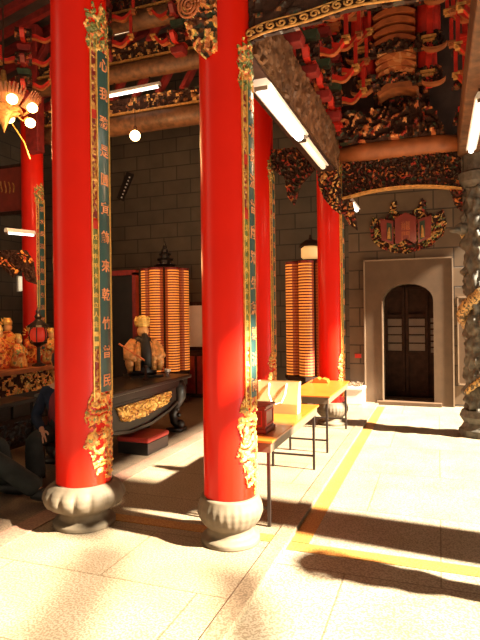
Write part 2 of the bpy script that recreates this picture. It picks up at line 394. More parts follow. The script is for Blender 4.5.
# roof: a high boarded ceiling falling to an eave over the aisle's open side
roof = MB(); roof.prism([(-9, 6.6), (-3.5, 7.9), (-0.6, 7.9), (3.35, 5.18), (3.4, 5.25), (-0.6, 8.05), (-3.5, 8.05), (-9, 6.75)], 'y', 1.2, 10.6)
rf = struct(roof.build('ceiling', 'roof'))
for k in range(22):
    y = 1.5 + k * 0.42
    r = MB(); r.prism([(-0.6, 7.78), (3.3, 5.1), (3.35, 5.2), (-0.6, 7.9)], 'y', y, y + .1); r.build('rafter', 'dred', rf)
    r = MB(); r.prism([(-9, 6.48), (-3.5, 7.78), (-3.5, 7.9), (-9, 6.6)], 'y', y, y + .1); r.build('rafter', 'dred', rf)

# window and low cabinet on the back wall right of the first light tower
wn = struct(MB().box(-5.15, -4.6, 10.52, 10.6, 0.95, 1.98).build('window_1', 'dbrown'))
MB().box(-5.08, -4.68, 10.5, 10.53, 1.02, 1.9).build('pane', 'white', wn)

# ------------------------------------------------------------------ red columns
def plinth(mb, R, lotus):
    foot, bulge, h = R * 1.13, (1.42 if lotus else 1.25) * R, 0.35
    prof = [(foot, 0), (foot, .035), (foot * .96, .045), (foot * .80, .065), (foot * .76, .11), (foot * .92, .14), (bulge * .93, .175), (bulge, .225), (bulge * .99, .27), (bulge * .93, .31), (R * 1.1, h - .005), (R * 1.0, h)]
    # subdivide the profile
    p2 = []
    for a, b in zip(prof[:-1], prof[1:]):
        for k in range(3): t = k / 3; p2.append((a[0] + (b[0] - a[0]) * t, a[1] + (b[1] - a[1]) * t))
    p2.append(prof[-1])
    def mod(a, z):
        if not (.12 < z < .33): return 1
        s = math.sin(PI * (z - .12) / .21)
        if lotus: return 1 + s * (0.085 * abs(math.sin(a * 8)) ** .6 - .03)
        return 1 + .012 * s * math.sin(a * 28)
    return mb.lathe(p2, 128, mod=mod)
def column(x, y, R, lotus, label, top=5.6, chars=None, small=None, detail=True, z1=3.93, half=33, face=0.0):
    t = thing('red_column', label, 'column', (x, y, 0), 0, 'red lacquered columns')
    plinth(MB(), R, lotus).build('plinth', 'stone', t, smooth=True)
    MB().lathe([(R * 1.0, .345), (R, .36), (R, 2.5), (R, top - .01), (R, top)], 48).build('shaft', 'red', t, smooth=True)
    # curved couplet board on the side towards the aisle
    P = lambda th, z, h: ((R + h) * math.cos(th), (R + h) * math.sin(th), z)
    def sheet(mb, th0, th1, z0, z1, h0, h1, mi=0, n=10):
        vs = []; 
        for h in (h0, h1):
            for z in (z0, z1):
                for k in range(n + 1): vs.append(P(th0 + (th1 - th0) * k / n, z, h))
        N = n + 1; fs = []
        for k in range(n):
            fs += [(2 * N + k, 2 * N + k + 1, 3 * N + k + 1, 3 * N + k), (k, N + k, N + k + 1, k + 1),
                   (k, k + 1, 2 * N + k + 1, 2 * N + k), (N + k, 3 * N + k, 3 * N + k + 1, N + k + 1)]
        fs += [(0, 2 * N, 3 * N, N), (n, N + n, 3 * N + n, 2 * N + n)]
        mb.add(vs, fs, mi)
    hf = math.radians(half); f0 = math.radians(face)
    z0 = 1.02
    a0, a1 = f0 - hf, f0 + hf; band = hf * 0.44
    bd = MB()
    sheet(bd, a0 + band, a1 - band, z0 + .07, z1 - .1, -.004, .014, 0)
    board = bd.build('couplet_board', 'teal', t)
    zs = [z1 - .2 - k * (z1 - z0 - .36) / 11.0 for k in range(12)]
    if chars:
        for c, z in zip(chars, zs):
            mp = (lambda z: lambda u, v, h: ((R + .014 + h) * math.cos(f0 + u / R), (R + .014 + h) * math.sin(f0 + u / R), z + v))(z)
            text_mb(c, .108, mp, .004).build('inscription', 'coral', board)
    for sgn in (-1, 1):
        e0 = f0 + sgn * hf; e1 = f0 + sgn * (hf - band)
        lo, hi = min(e0, e1), max(e0, e1)
        fr = MB()
        sheet(fr, lo, lo + .03, z0, z1, -.004, .018, 0, 2); sheet(fr, hi - .03, hi, z0, z1, -.004, .018, 0, 2)
        frm = fr.build('gilt_border', 'gold', t)
        # scroll section (upper and lower) and green text section
        zc = 2.38; zb = 1.44
        for (c0, c1) in ((zc + .1, z1), (z0, zb)):
            r = MB(); relief(r, rect((lo + .03) * R, (hi - .03) * R, c0, c1), .0085, .014, 26, 3 + sgn + x, lambda u, v, h: P(u / R, v, h), .003, .33)
            r.build('scroll_panel', ['dred', 'gold_dim'], frm)
        for zz in (zc + .05, z1 - .62):
            r = MB(); sheet(r, lo + .03, hi - .03, zz - .035, zz + .035, -.002, .012, 0, 4); r.build('red_clasp', 'red_matte', frm)
        r = MB(); sheet(r, lo + .03, hi - .03, zb, zc + .015, -.003, .006, 0, 4); g = r.build('green_strip', 'olive', frm)
        if small:
            nn = len(small)
            for k, c in enumerate(small):
                z = zc - .05 - k * (zc - zb - .09) / (nn - 1); m0 = (lo + hi) / 2
                text_mb(c, .05, (lambda z, m0: lambda u, v, h: P(m0 + u / R, z + v, .008 + h))(z, m0), .003).build('small_lettering', 'gold', frm)
    if detail:
        # dragon carving above, floral carving below
        w = hf * R
        F = f0 * R
        zt = z1 - .12
        top_o = [(F - w * 1.0, zt), (F - w * 1.25, zt + .07), (F - w * 1.1, zt + .14), (F - w * 1.35, zt + .2), (F - w * 1.15, zt + .24), (F - w * 1.3, zt + .33), (F - w * .9, zt + .30), (F - w * .8, zt + .40), (F - w * .5, zt + .32), (F - w * .1, zt + .42), (F + w * .4, zt + .36), (F + w * 1.15, zt + .25), (F + w * 1.0, zt)]
        r = MB(); relief(r, top_o, .008, .024, 19, 2.2 + x, lambda u, v, h: P(u / R, v, h), .003, .35, hole=.2, nm=3)
        r.build('dragon_carving', ['relief_green', 'olive', 'relief_flower'], t)
        bot = [(F - w * .9, z0 + .12), (F - w * 1.3, z0 + .02), (F - w * 1.6, z0 - .12), (F - w * 1.25, z0 - .22), (F - w * 1.65, z0 - .35), (F - w * 1.2, z0 - .42), (F - w * .9, z0 - .58), (F - w * .2, z0 - .56), (F - w * .25, z0 - .66), (F + w * .5, z0 - .62), (F + w * 1.3, z0 - .4), (F + w * 1.3, z0 + .02), (F + w * .9, z0 + .12), (F, z0 + .04)]
        r = MB(); relief(r, bot, .008, .022, 20, 7.2 + x, lambda u, v, h: P(u / R, v, h), .003, .42, hole=.24, nm=3)
        r.build('floral_carving', ['relief_fire', 'gold_dim', 'relief_flower'], t)
    return t
CH = '心我務是圓宣飾來乾竹普民'
CH2 = '清水長流普度眾生慈雲法雨'
SM = '戊年申甲木才金立人生■■'
column(-2.76, 3.74, .222, True, 'broad red lacquered column on lotus-petal stone plinth, nearest on the left', 5.8, CH, SM)
column(-1.49, 3.80, .196, False, 'red lacquered column beside the near end of the folding tables, on a plain rounded plinth', 5.8, CH2, SM, z1=3.45)
column(-2.65, 8.3, .195, False, 'red column half hidden behind the column beside the tables', 6.2, CH2)
column(-1.55, 8.3, .195, False, 'red column at the far end of the folding tables', 6.2, CH)
column(-7.22, 8.3, .2, False, 'red column standing behind the golden statues, far left', 6.6, CH2)

# ------------------------------------------------------------------ dragon columns (stone)
def dragon_column(x, y, R, label, turn=0):
    t = thing('dragon_column', label, 'column', (x, y, -0.03), turn, 'carved stone dragon columns')
    b = MB(); b.lathe([(R * 1.35, 0), (R * 1.35, .09), (R * 1.2, .12), (R * 1.05, .18), (R * 1.3, .27), (R * 1.15, .36)], 8); b.build('base', 'dstone', t)
    n, m = 56, 170; vs = []; fs = []; H = 3.45
    for j in range(m):
        z = .36 + j / (m - 1) * (H - .36)
        for k in range(n):
            a = 2 * PI * k / n
            d = noise.voronoi((math.cos(a) * 2.4, math.sin(a) * 2.4, z * 4.2))[0]
            h = min(1, (d[1] - d[0]) * 1.7) * .38 + .22 * noise.noise((math.cos(a) * 4, math.sin(a) * 4, z * 9))
            rr = R * (.72 + h)
            vs.append((rr * math.cos(a), rr * math.sin(a), z))
    for j in range(m - 1):
        for k in range(n): k2 = (k + 1) % n; fs.append((j * n + k, j * n + k2, (j + 1) * n + k2, (j + 1) * n + k))
    fs.append(tuple(range(n))[::-1]); fs.append(tuple((m - 1) * n + k for k in range(n)))
    MB().add(vs, fs).build('cloud_shaft', 'dstone', t, smooth=True)
    pts = []; rs = []
    for k in range(120):
        s = k / 119; a = 3.6 + s * 5.2 * PI * .75; z = .6 + s * 2.3
        pts.append((R * 1.0 * math.cos(a), R * 1.0 * math.sin(a), z)); rs.append((.035 + .05 * math.sin(PI * min(1, s * 1.1))) * (1 + .12 * math.sin(k * 1.7)))
    MB().tube(pts, rs, 12).build('dragon_body', 'cell', t, smooth=True)
    hd = MB(); p = V(pts[-1]); hd.ball(p, .11, 12, sc=(1, 1, .8)); hd.ball(p + V((-.1, -.08, -.03)), .07, 10, sc=(1.2, 1, .6))
    for s in (-1, 1): hd.tube([p + V((0, .03 * s, .05)), p + V((.04, .08 * s, .14)), p + V((.02, .1 * s, .22))], [.02, .014, .004], 6)
    hd.build('dragon_head', 'dstone', t, smooth=True)
    c = MB(); c.lathe([(R * .9, H), (R * 1.25, H + .08), (R * 1.3, H + .2), (R * .95, H + .24), (R * .95, H + .7)], 16); c.build('capital', 'dstone', t)
    return t
dc = dragon_column(.56, 8.25, .225, 'dark carved stone dragon column at the right edge, before the arched doorway')
ib = thing('shade_caster_burner', 'burner-shaped shade caster on a tall stand, added unseen just outside the right edge of view', 'shade caster', (.78, 3.56, -.03))  # unseen burner shape added to throw a shade band across the aisle floor
MB().lathe([(.17, 0), (.17, .06), (.12, .1), (.11, .6), (.16, .7), (.17, .74)], 24).build('stand', 'stone', ib, smooth=True)
MB().lathe([(.08, .74), (.15, .8), (.19, .95), (.18, 1.1), (.14, 1.18), (.17, 1.24), (.15, 1.24), (.12, 1.15)], 24).build('bowl', 'gold_dim', ib, smooth=True)
for s_ in (-1, 1): MB().tube([(0, s_ * .17, 1.1), (0, s_ * .21, 1.2), (0, s_ * .16, 1.3)], .018, 8).build('handle', 'gold_dim', ib, smooth=True)
struct(MB().box(1.35, 1.95, 3.92, 4.48, -.03, 5.9).build('trim_shade_pier', 'stone'))  # unseen block added to shade the strip of floor behind the column row
struct(MB().box(1.5, 1.62, 3.1, 3.92, 3.2, 3.42).build('trim_shade_bar', 'stone'))  # unseen bar added to break up the sun patch on the column

# ------------------------------------------------------------------ long beams, valance, frieze
b = thing('carved_roof_beam', 'long brown carved timber beam above the tube lights between near and far red columns', 'beam', (-1.49, 3.9, 0))
MB().box(-.09, .11, .0, 4.3, 3.76, 4.42).build('timber', 'brown', b, bevel=.02)
r = MB(); relief(r, rect(.25, 4.2, 3.8, 4.38), .03, .05, 7, 4.1, lambda u, v, h: (.11 + h, u, v), .005, .5)
r.build('relief_face', ['brown', 'brown'], b)
MB().box(-.11, .13, .0, 4.3, 3.735, 3.765).build('edge_strip', 'dbrown', b)

def arc(x0, x1, zf, n=24): return [(x0 + (x1 - x0) * k / n, zf((x0 + (x1 - x0) * k / n))) for k in range(n + 1)]
v = thing('carved_valance', 'wide carved hanging board with curling gold lower edge, across the picture top', 'carving', (0, 3.8, 0))
zf = lambda x: 3.70 + .10 * (1 - math.exp(-(x + 1.29) / .35)) + .012 * math.sin(x * 9)
low = arc(-1.29, 1.6, zf)
r = MB(); relief(r, low + [(1.6, 4.75), (-1.29, 4.75)], .018, .05, 9, 1.7, lambda u, v_, h: (u, -h, v_), .02, .5, nm=3); r.build('carved_face', ['dbrown', 'relief_dark', 'relief_dark'], v)
g = MB()
for k in range(36):
    x = -1.27 + k * .08; z = zf(x) + .035
    pts = [(x + .036 * (1 - q / 14) * math.cos(q * .75 + k), -.06, z + .028 * (1 - q / 14) * math.sin(q * .75 + k)) for q in range(11)]
    g.tube(pts, .008, 6)
g.tube([(x, -.055, z + .0) for x, z in low], .010, 8); g.tube([(x, -.05, z + .075) for x, z in low], .006, 8)
g.build('gilt_scroll_edge', 'gold_dim', v, smooth=True)

f = thing('frieze_beam', 'stout timber cross beam with pierced carved frieze beneath it, before the end wall', 'beam', (0, 8.2, 0))
MB().tube([(-1.36, 0, 4.08), (-1.0, 0, 4.09), (0, 0, 4.09), (.36, 0, 4.06)], [.11, .14, .14, .11], 16).build('round_timber', 'beam_paint', f, smooth=True)
lf_ = arc(-1.33, .33, lambda x: 3.42 + .10 * (1 - ((x + .5) / .83) ** 2))
r = MB(); relief(r, lf_ + [(.33, 3.96), (-1.33, 3.96)], .012, .07, 19, 5.3, lambda u, v_, h: (u, -h, v_), .03, .42, hole=.08, nm=3); r.build('carved_frieze', ['dbrown', 'relief_red', 'relief_dark'], f)
MB().ribbon([(x, z - .005) for x, z in lf_], .014, 'y', -.09, .04).build('gilt_edge', 'gold_dim', f)
r = MB(); relief(r, [(.16, 3.45), (.34, 3.45), (.34, 3.1), (.24, 3.2), (.2, 3.35)], .012, .05, 15, 2.3, lambda u, v_, h: (u, -h, v_), .03, .4, nm=3); r.build('corner_drop', ['dbrown', 'relief_red', 'relief_red'], f)
r = MB(); relief(r, [(-1.36, 3.45), (-1.2, 3.45), (-1.25, 3.35), (-1.3, 3.2), (-1.36, 3.2)], .012, .05, 15, 3.3, lambda u, v_, h: (u, -h, v_), .03, .4, nm=3); r.build('corner_drop', ['dbrown', 'relief_red', 'relief_red'], f)

# ------------------------------------------------------------------ roof truss above the frieze beam
tr = thing('roof_truss', 'tall red roof truss of stacked arched ribs, round posts and carved figures above frieze beam', 'roof truss', (-.5, 8.15, 0))
r = MB(); relief(r, [(-.85, 4.2), (.62, 4.2), (.5, 4.5), (.25, 4.75), (.05, 4.62), (-.2, 4.66), (-.5, 4.6), (-.8, 4.72)], .02, .16, 8, 6.1, lambda u, v_, h: (u, -.1 - h, v_), .1, .4, nm=4); r.build('figure_carving', ['dbrown', 'relief_red', 'relief_dark', 'relief_orange'], tr)
r = MB(); relief(r, rect(-.36, .42, 4.6, 4.98), .02, .1, 10, 8.1, lambda u, v_, h: (u, .12 - h, v_), .1, .4, nm=3); r.build('dark_carved_panel', ['dbrown', 'relief_dark', 'relief_red'], tr)
def rib(cx, z, w, rise, y, th, mat, name='arched_rib'):
    pts = [(cx - w + 2 * w * k / 14, z + rise * (1 - (2 * k / 14 - 1) ** 2)) for k in range(15)]
    MB().ribbon(pts, [th * (.35 + .65 * math.sin(PI * (k + .8) / 15.6)) for k in range(15)], 'y', y - .16, y + .16).build(name, mat, tr)
rib(.0, 4.80, .27, .12, -.1, .055, 'beam_paint')
y0 = 0
for tier, (zb, cx, w, n, dz) in enumerate(((5.05, -.02, .27, 4, .09), (5.46, -.03, .28, 4, .115), (6.02, -.04, .29, 5, .125))):
    yy = -.1 * tier - .1
    for k in range(n): rib(cx, zb + k * dz, w, .07, yy - .02 * k, .042, 'orange' if tier else 'relief_orange')
    MB().box(cx - w, cx + w, yy + .12, yy + .3, zb - .02, zb + n * dz + .08).build('back_board', 'dred', tr)
    r = MB(); relief(r, [(cx - w - .1, zb - .12), (cx + w + .1, zb - .12), (cx + w * .6, zb - .01), (cx, zb + .05), (cx - w * .6, zb - .01)], .018, .08, 12, tier + .4, lambda u, v_, h: (u, yy - .15 - h, v_), .05, .4, nm=3); r.build('carved_link', ['dbrown', 'relief_red', 'relief_dark'], tr)
    for s in (-1, 1):
        px = cx + s * (w + .15 + .02 * tier)
        R = .13 + .03 * tier; hh = n * dz + .1
        MB().lathe([(R * .45, zb - .04), (R * .8, zb), (R, zb + .08), (R, zb + hh * .8), (R * .85, zb + hh)], 20, (px, yy, 0)).build('melon_post', 'red_matte', tr, smooth=True)
        p = MB(); p.box(px - .045 + s * .02, px + .045 + s * .02, yy - R - .09, yy - R - .0, zb - .26, zb + hh * .8); sp = p.build('square_post', 'red_matte', tr, bevel=.01)
        q = MB(); q.box(px - .09, px + .1, yy - R - .14, yy - R + .04, zb - .08, zb - .05); q.box(px - .07, px + .08, yy - R - .13, yy - R + .03, zb - .13, zb - .1); q.build('post_foot', 'gold_dim', sp)
        r = MB(); relief(r, [(px - .2, zb - .2), (px + .22, zb - .2), (px + .17, zb + .02), (px - .15, zb + .02)], .018, .09, 12, tier + s, lambda u, v_, h: (u, yy - R - .06 - h, v_), .06, .4, nm=3); r.build('carved_capital', ['dbrown', 'relief_dark', 'relief_red'], sp)
        MB().ribbon([(px + .02 + s * .06 + .15 * math.cos(a), zb - .2 + .07 * math.sin(a)) for a in [PI + PI * k / 10 for k in range(11)]], [.004 + .014 * math.sin(PI * k / 10) for k in range(11)], 'y', yy - R - .2, yy - R - .1).build('crescent_boss', 'beam_paint', tr)
# secondary posts and arms left and right of the truss centre
for s, offs in ((-1, (.86, 1.15)), (1, (.88, 1.2))):
    for q, ox in enumerate(offs):
        for lv in range(4):
            zb = 4.45 + lv * .48 + .12 * q; px = s * ox
            sp = MB().box(px - .035, px + .035, -.32, -.25, zb, zb + .36).build('square_post', 'red_matte', tr, bevel=.008)
            k = MB(); k.box(px - .1, px + .1, -.4, -.18, zb - .06, zb - .02); k.box(px - .07, px + .07, -.37, -.21, zb - .11, zb - .06); k.build('post_foot', 'orange' if lv % 2 else 'red_matte', sp)
            r = MB(); relief(r, [(px - .17, zb - .2), (px + .17, zb - .2), (px + .12, zb - .06), (px - .12, zb - .06)], .02, .09, 12, q + s + lv, lambda u, v_, h: (u, -.24 - h, v_), .06, .4, nm=3); r.build('carved_capital', ['dbrown', 'relief_dark', 'relief_red'], tr)
            pth = [(px + s * (.04 + .42 * t), zb + .25 - .22 * t - .05 * math.sin(t * 2 * PI)) for t in [i / 12 for i in range(13)]]
            MB().ribbon(pth, .028, 'y', -.3, -.22).build('wavy_arm', 'red_matte', tr)
MB().prism([(-1, 4.2), (2, 4.2), (2, 6.25), (-.1, 7.68), (-1, 7.68)], 'y', .45, .5).build('tie_panel', 'roof', tr)

# ------------------------------------------------------------------ bracket clusters
def bracket_cluster(label, loc, rz, tiers=4):
    tiers = max(2, tiers)
    t = thing('bracket_cluster', label, 'roof bracket', loc, rz, 'red roof bracket clusters')
    for k in range(tiers):
        z = k * .40; L = .42 + .045 * k
        blk = MB(); blk.prism([(-.09, z), (.09, z), (.11, z + .06), (.11, z + .10), (-.11, z + .10), (-.11, z + .06)], 'y', -.08, .08); blk.build('bearing_block', 'green' if k % 2 else 'dred', t, bevel=.008)
        for s in (-1, 1):   # arm out over the aisle (x) with S-curve
            pth = [(s * L * q / 12, z + .17 + .12 * q / 12 * 1.4 + (.055 * math.sin(q / 12 * 2.2 * PI))) for q in range(13)]
            if s > 0 or k < 2:
                arm = MB().ribbon(pth, [.036 - .016 * q / 12 for q in range(13)], 'y', -.035, .035).build('wavy_arm', 'red_matte', t)
                MB().ribbon([(a, b_ - .045 + .02 * i / 12) for i, (a, b_) in enumerate(pth)], .004, 'y', -.037, .037).build('gilt_line', 'orange', arm)
                e = MB(); e.box(s * L - .045, s * L + .045, -.05, .05, z + .35, z + .375); e.box(s * L - .03, s * L + .03, -.035, .035, z + .31, z + .35); e.build('end_block', ['beam_paint'] if k % 2 else ['gold_dim'], arm)
        prof = [(-L * .6, z + .22), (-L * .45, z + .13), (L * .45, z + .13), (L * .6, z + .22), (L * .6, z + .25), (-L * .6, z + .25)]
        MB().prism([(a, b_) for a, b_ in prof], 'x', -.035, .035).build('cross_arm', 'red_matte' if k % 2 == 0 else 'dred', t)
        r = MB(); relief(r, rect(-.13, .13, z + .15, z + .34), .02, .06, 14, k + loc[1], lambda u, v_, h: (u, -.1 - h, v_), .05, .4, nm=3); r.build('carved_face', ['dbrown', 'relief_red', 'relief_dark'], t)
        MB().box(L - .022, L + .022, -.022, .022, z + .36, z + .66).build('strut', 'red_matte', t)
    return t
names = ['nearest the gold-edged valance', 'second back from the valance', 'third back from the valance', 'fourth back from the valance', 'farthest back, by the far red column']
for i, y in enumerate((4.6, 5.35, 6.1, 6.85, 7.6)):
    bracket_cluster('red and green bracket cluster above the brown beam, ' + names[i], (-1.35, y, 4.42), 0, (5, 5, 4, 3, 3)[i])
for i, y in enumerate((5.6, 6.4, 7.2)):
    bracket_cluster('red bracket cluster over the right edge of the aisle, ' + ('nearest of three', 'middle of three', 'nearest the dragon column')[i], (.66, y, 4.27), PI, 5)
# eave beam above dragon column row
eb = MB(); eb.box(.28, .56, 3.9, 8.4, 3.88, 4.25)
tag(eb.build('side_beam', 'brown', bevel=.02), 'dark brown beam resting on the dragon column, far right', 'beam')

# ------------------------------------------------------------------ hanging carved brackets
def hanging(label, loc, poly, mats, medal=None, seed=1, rz=0, amp=.07):
    t = thing('hanging_carving', label, 'carving', loc, rz)
    r = MB(); relief(r, poly, .009, amp, 16, seed, lambda u, v_, h: (u, -h, v_), .05, .38, hole=.05, nm=3); r.build('openwork', mats, t)
    if medal:
        c = MB(); (mx, mz) = medal
        for R in (.03, .055, .08): c.tube([(mx + R * math.cos(a), -amp - .005, mz + R * 1.15 * math.sin(a)) for a in [2 * PI * k / 20 for k in range(21)]], .009, 6)
        c.ball((mx, -amp * .7, mz), .03, 10); c.build('ringed_medallion', 'orange', t, smooth=True)
    return t
hanging('orange carved bracket with ringed medallion hanging left of the column beside the tables', (-1.49, 3.6, 0),
        [(-.36, 4.35), (-.30, 4.05), (-.22, 3.82), (-.15, 3.64), (-.08, 3.56), (.02, 3.60), (.02, 4.35)], ['relief_dark', 'relief_orange', 'relief_flower'], (-.17, 3.93), 3)
hanging('dark carved bracket under the beam left of the far red column', (-1.75, 8.25, 0),
        [(-.75, 4.3), (-.7, 4.0), (-.5, 3.85), (-.45, 3.55), (-.35, 3.4), (-.25, 3.7), (0, 3.95), (0, 4.3)], ['dbrown', 'relief_dark', 'relief_red'], None, 5)
hanging('carved drop under the brown beam, left of top of far red column', (-1.5, 7.75, 0),
        [(-.12, 3.76), (-.1, 3.55), (-.02, 3.35), (.1, 3.2), (.2, 3.12), (.22, 3.5), (.16, 3.76)], ['dbrown', 'relief_red', 'relief_gold'], None, 6)
hanging('small carved drop right of the far red column beside the tiny tube light', (-1.25, 8.28, 0),
        [(-.1, 3.4), (.05, 3.4), (.1, 3.15), (.12, 2.95), (.0, 3.05), (-.08, 3.2)], ['dbrown', 'relief_red', 'relief_gold'], None, 8)

# ------------------------------------------------------------------ inner hall beams between columns
def cross_beam(label, x0, x1, y, z, R, gold, seed):
    t = thing('hall_cross_beam', label, 'beam', ((x0 + x1) / 2, y, z), 0, 'cross beams of the inner hall'); L = (x1 - x0) / 2
    MB().tube([(-L, 0, 0), (-L * .8, 0, 0), (L * .8, 0, 0), (L, 0, 0)], [R * .8, R, R, R * .8], 14).build('round_timber', 'brown', t, smooth=True)
    r = MB(); relief(r, rect(-L, L, R, R + .28), .028, .06, 10, seed, lambda u, v_, h: (u, -.02 - h, v_), .05, .42, nm=3); r.build('carved_strip', gold, t)
    MB().box(-L, L, -.09, .02, R - .01, R + .025).build('gilt_edge', 'gold_dim', t)
    for k in range(9):
        x = -L + (k + .5) * 2 * L / 9
        MB().prism([(x - .05, R + .28), (x + .03, R + .28), (x + .25, R + .62), (x + .17, R + .62)], 'y', -.1, .04).build('slanting_slat', 'dred', t)
    return t
cross_beam('lowest round cross beam over the back wall, left of the column by the tables', -7.0, -2.85, 8.3, 5.08, .17, ['dbrown', 'relief_gold', 'relief_dark'], 1.5)
cross_beam('middle cross beam with gold carved strip above the lit tube', -7.0, -2.85, 8.0, 5.85, .15, ['dbrown', 'gold_dim', 'relief_dark'], 2.5)
cross_beam('uppermost dark cross beam of the inner hall', -5.3, -2.85, 7.7, 6.5, .15, ['dbrown', 'relief_dark', 'relief_red'], 3.5)
for i, (x, y, z, lb) in enumerate(((-3.6, 7.3, 5.6, 'above the lit tube, right of the bare bulb'), (-4.9, 7.3, 5.75, 'straight above the bare bulb'), (-6.4, 7.2, 5.3, 'above the chandelier, left of near red column'), (-7.6, 7.2, 5.1, 'in the top left corner'))):
    bracket_cluster('dark red inner hall bracket cluster ' + lb, (x, y, z), .3 * i, 3)
tag(MB().box(-7.02, -6.75, 7.9, 8.1, 4.7, 7).build('hanging_post', 'dred', bevel=.02), 'thick dark red roof post above the chandelier at top left', 'post')
bp = thing('painted_board', 'reddish painted ceiling board with faint gold scrawl behind the chandelier', 'panel', (-8.1, 8.6, 0))
MB().box(-.8, .75, -.03, .03, 3.75, 4.75).build('board', 'dbrown', bp)
MB().box(-.74, .7, -.045, -.03, 3.82, 4.68).build('painted_field', 'rbox', bp)
g = MB()
for k in range(5): g.tube([(-.2 + .1 * k + .02 * math.sin(q), -.06, 4.2 + .04 * q + .03 * math.cos(k + q)) for q in range(6)], .012, 5)
g.build('gold_scrawl', 'gold_dim', bp)

# ------------------------------------------------------------------ lights
def tube_light(name, label, p0, p1, wd, mat, housing='white', hang=.055):
    p0, p1 = V(p0), V(p1); L = (p1 - p0).length; d_ = (p1 - p0).normalized()
    t = thing(name, label, 'lamp', p0, 0)
    t.rotation_mode = 'QUATERNION'; t.rotation_quaternion = d_.to_track_quat('Y', 'Z')
    MB().prism([(-wd * .55, .05), (wd * .55, .05), (wd, -.0), (wd * .9, -.01), (-wd * .9, -.01), (-wd, 0)], 'y', 0, L).build('housing', housing, t)
    MB().tube([(0, .03, -.025), (0, L - .03, -.025)], .5 * wd, 10).build('tube', mat, t, smooth=True)
    for y in (L * .15, L * .8): MB().box(-.01, .01, y, y + .02, .045, hang).build('hanger', 'dbrown', t)
    for y in (.01, L - .03): MB().box(-wd * .6, wd * .6, y, y + .02, -.045, .0).build('end_cap', 'tedge', t)
    return t
tube_light('tube_light', 'bright white fluorescent batten under the brown beam, nearest', (-1.42, 4.45, 3.685), (-1.42, 5.88, 3.685), .10, 'tube')
tube_light('tube_light', 'dimmer fluorescent batten under the brown beam, behind the bright one', (-1.42, 5.98, 3.685), (-1.42, 7.2, 3.685), .07, 'tube_dim')
tube_light('tube_light', 'tiny distant tube light right of the far red column', (-1.3, 8.8, 3.5), (-1.3, 9.5, 3.5), .06, 'tube')
tube_light('tube_light', 'slanting white tube light under the hall beams between the two near columns', (-5.35, 8.0, 5.52), (-4.3, 8.0, 5.54), .045, 'tube', hang=.2)
tube_light('tube_light', 'short slanting white tube light left of the column behind the statues', (-6.12, 6.45, 3.0), (-6.15, 7.1, 3.05), .032, 'tube')
tube_light('tube_light', 'slim tube light along the upper hall beam between the two near columns', (-5.0, 7.7, 6.38), (-4.1, 7.7, 6.40), .02, 'tube_dim', hang=.1)
tube_light('tube_light', 'fluorescent batten under the side beam at the right picture edge', (.405, 5.5, 3.70), (.405, 7.25, 3.70), .06, 'tube', hang=.18)
tl = thing('wall_tube', 'short upright glowing tube on the wall above the golden statues', 'lamp', (-8.96, 9.85, 2.28))
MB().box(-.04, .0, -.05, .05, 0, .36).build('housing', 'white', tl); MB().tube([(.04, 0, .02), (.04, 0, .34)], .045, 8).build('tube', 'tube_dim', tl)
ob = thing('bare_bulb', 'small glowing bare bulb hanging before the stone block wall', 'lamp', (-4.55, 7.6, 4.62))
MB().ball((0, 0, -.02), .085, 12).build('bulb', 'bulb', ob, smooth=True); MB().lathe([(.025, .05), (.03, .12), (.01, .14)], 10).build('socket', 'dbrown', ob); MB().tube([(0, 0, .13), (0, 0, .5)], .006, 5).build('cord', 'black', ob)

ch = thing('lotus_chandelier', 'brass lotus chandelier with glowing round bulbs at the upper left', 'chandelier', (-5.70, 6.0, 4.42))
MB().lathe([(.03, .75), (.05, .6), (.12, .5), (.05, .42), (.18, .3), (.25, .2), (.1, .1), (.04, -.02), (.005, -.12)], 16).build('stem', 'gold_dim', ch, smooth=True)
MB().tube([(0, 0, .7), (0, 0, 2.3)], .012, 6).build('chain', 'dbrown', ch)
for k in range(7):
    a = 2 * PI * k / 7 + .35; c_, s_ = math.cos(a), math.sin(a)
    arm = MB().tube([(.15 * c_, .15 * s_, .2), (.28 * c_, .28 * s_, .12), (.36 * c_, .36 * s_, .2)], .014, 6).build('arm', 'gold_dim', ch)
    p = MB()
    for q in range(7):
        aa = a + (q - 3) * .11; p.tube([(.3 * math.cos(aa), .3 * math.sin(aa), .2), (.42 * math.cos(aa), .42 * math.sin(aa), .3), (.5 * math.cos(aa), .5 * math.sin(aa), .43 - .01 * abs(q - 3))], [.02, .026, .008], 6, flat=.4)
    p.build('lotus_shade', 'beam_paint', arm)
    MB().ball((.4 * c_, .4 * s_, .12 if k % 2 else .22), .075, 12, sc=(1, 1, .9)).build('bulb', 'bulb', arm, smooth=True)
ln = thing('ribbon_rod', 'thin gilt rod slanting down below the chandelier', 'rod', (-5.53, 6.2, 4.2))
MB().tube([(-.12, -.1, .25), (0, 0, 0), (.1, 0, -.25)], .010, 6).build('rod', 'gold', ln)

